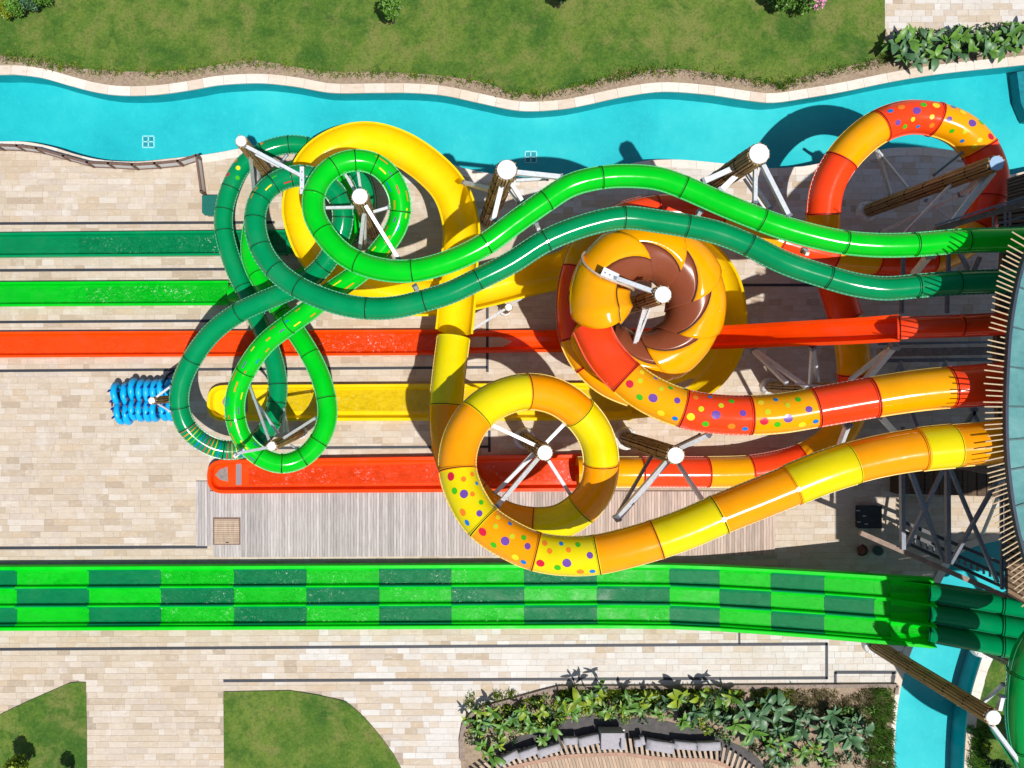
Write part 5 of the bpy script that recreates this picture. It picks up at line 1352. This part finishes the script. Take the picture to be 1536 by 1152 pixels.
tufts('bed_groundcover', [(rnd.uniform(700, 1010), 1040+abs(rnd.gauss(0, 12))+max(0, (800-x_)*.10)) for x_ in [rnd.uniform(700, 1010) for _ in range(60)]]+[(rnd.uniform(840, 1110), rnd.uniform(1033, 1046)) for _ in range(110)]+[(rnd.uniform(1130, 1190), rnd.uniform(1034, 1070)) for _ in range(30)], LEAF_Y, .10, .32, 60, .25, seed=6)
tufts('bed_dark_groundcover', [(rnd.uniform(850, 1150), rnd.uniform(1036, 1072)) for _ in range(70)]+[(rnd.uniform(1120, 1300), rnd.uniform(1060, 1145)) for _ in range(70)]+[(rnd.uniform(705, 850), rnd.uniform(1066, 1092)) for _ in range(50)], LEAF_D, .10, .30, 50, .25, seed=16)
tufts('grass_strip', [(rnd.uniform(1304, 1336), rnd.uniform(1032, 1160)) for _ in range(120)]+[(rnd.uniform(1454, 1478), rnd.uniform(1088, 1160)) for _ in range(50)], LEAF_G, .15, .42, 40, .22, seed=7)
tufts('dry_bed_grass', [(rnd.uniform(1180, 1310), rnd.uniform(1036, 1075)) for _ in range(120)]+[(rnd.uniform(1300, 1335), rnd.uniform(1032, 1160)) for _ in range(150)], DRY, .1, .3, 40, .25, seed=17)
# pebbles scattered on the soil
m = MB(); rnd = random.Random(12)
for _ in range(900):
    if rnd.random() < .5: x, y = rnd.choice(edge_l); x += rnd.uniform(-6, 6); y += rnd.uniform(2, 12)
    else:
        x, y = rnd.uniform(700, 1300), rnd.uniform(1036, 1140)
        if not inpoly(*G(x, y)[:2], PLANTER) or inpoly(*G(x, y)[:2], gp(inner+[(1155, 1260), (722, 1260)])): continue
    c = G(x, y, .05); s = rnd.uniform(.02, .06); v = [c+Vector((rnd.uniform(.6, 1)*s*a, rnd.uniform(.6, 1)*s*b, rnd.uniform(.5, .9)*s*d)) for a, b, d in ((1, 0, 0), (0, 1, 0), (-1, 0, 0), (0, -1, 0), (0, 0, 1))]
    m.add(v, [(0, 1, 4), (1, 2, 4), (2, 3, 4), (3, 0, 4)])
o = m.obj('pebbles', plain('pebble', (.46, .40, .33), .8, 0, .4, 20)); o['kind'] = 'stuff'

rnd = random.Random(77)
inner_w = gp(inner+[(1155, 1260), (722, 1260)])
for nm, mt, zone, cnt, sz in (('bed_foliage', LEAF_D, (700, 1100, 1036, 1110), 60, .09), ('bed_foliage', LEAF_G, (700, 1100, 1038, 1110), 80, .08), ('bed_foliage', LEAF_Y, (700, 1060, 1036, 1095), 60, .08), ('bed_foliage', LEAF_B, (1100, 1300, 1062, 1150), 26, .11), ('bed_foliage', LEAF_D, (1090, 1300, 1070, 1150), 22, .09), ('bed_foliage', LEAF_G, (1150, 1330, 1040, 1150), 45, .08)):
    m = MB(); k = 0
    while k < cnt:
        x, y = rnd.uniform(zone[0], zone[1]), rnd.uniform(zone[2], zone[3]); g = G(x, y)
        if not inpoly(g.x, g.y, PLANTER) or inpoly(g.x, g.y, inner_w) or near_ring(g.x, g.y, PLANTER, .2): continue
        crown(m, Vector((g.x, g.y, rnd.uniform(.12, .4))), .22, .22, .2, 26, sz, rnd); k += 1
    o = m.obj(nm, mt); o['kind'] = 'stuff'
for nm, mt, cnt in (('bank_foliage', LEAF_G, 40), ('bank_foliage', LEAF_D, 30)):
    m = MB()
    for k in range(cnt):
        x = rnd.uniform(1334, 1545); g = G(x, rnd.uniform(56, 88)-(x-1334)*.07); crown(m, Vector((g.x, g.y, rnd.uniform(.15, .5))), .24, .24, .25, 30, .10, rnd)
    o = m.obj(nm, mt); o['kind'] = 'stuff'
# dark seam beads between the shell panels
SB = gel('shell_seam', (.07, .022, .006), .5)
def bead(pts, r_):
    m = MB()
    for a, b in zip(pts, pts[1:]): m.bar(a, b, r_, r_)
    m.obj('seam_bead', SB, os_)
skw = lambda t: -math.sin(R(max(-40, min(220, t))-60)*.62)*26
for a in edges:
    bead([shell_pt(a+skw(th), th, .035) for th in range(-40, 215, 12)], .03)
for a, b in zip(edges, edges[1:]):
    bead([shell_pt(a+(b-3-a)*w_+skw(74+40*w_), 74+40*w_, .012+.10*w_) for w_ in [k/8 for k in range(9)]], .03)
bead([shell_pt(193+(146-193)*k/8+14*math.sin(R(108)), 108, .07)+Vector((0, 0, .42)) for k in range(9)], .03)
# end plates, drain covers and damp patches on the paving

# ------------------------------------------------------------------ settle every thing's origin at its base
for t in THINGS:
    loc = Vector(t['_loc']); del t['_loc']
    t.location = loc
    for ch in t.children: ch.matrix_parent_inverse = Matrix.Translation(-loc)
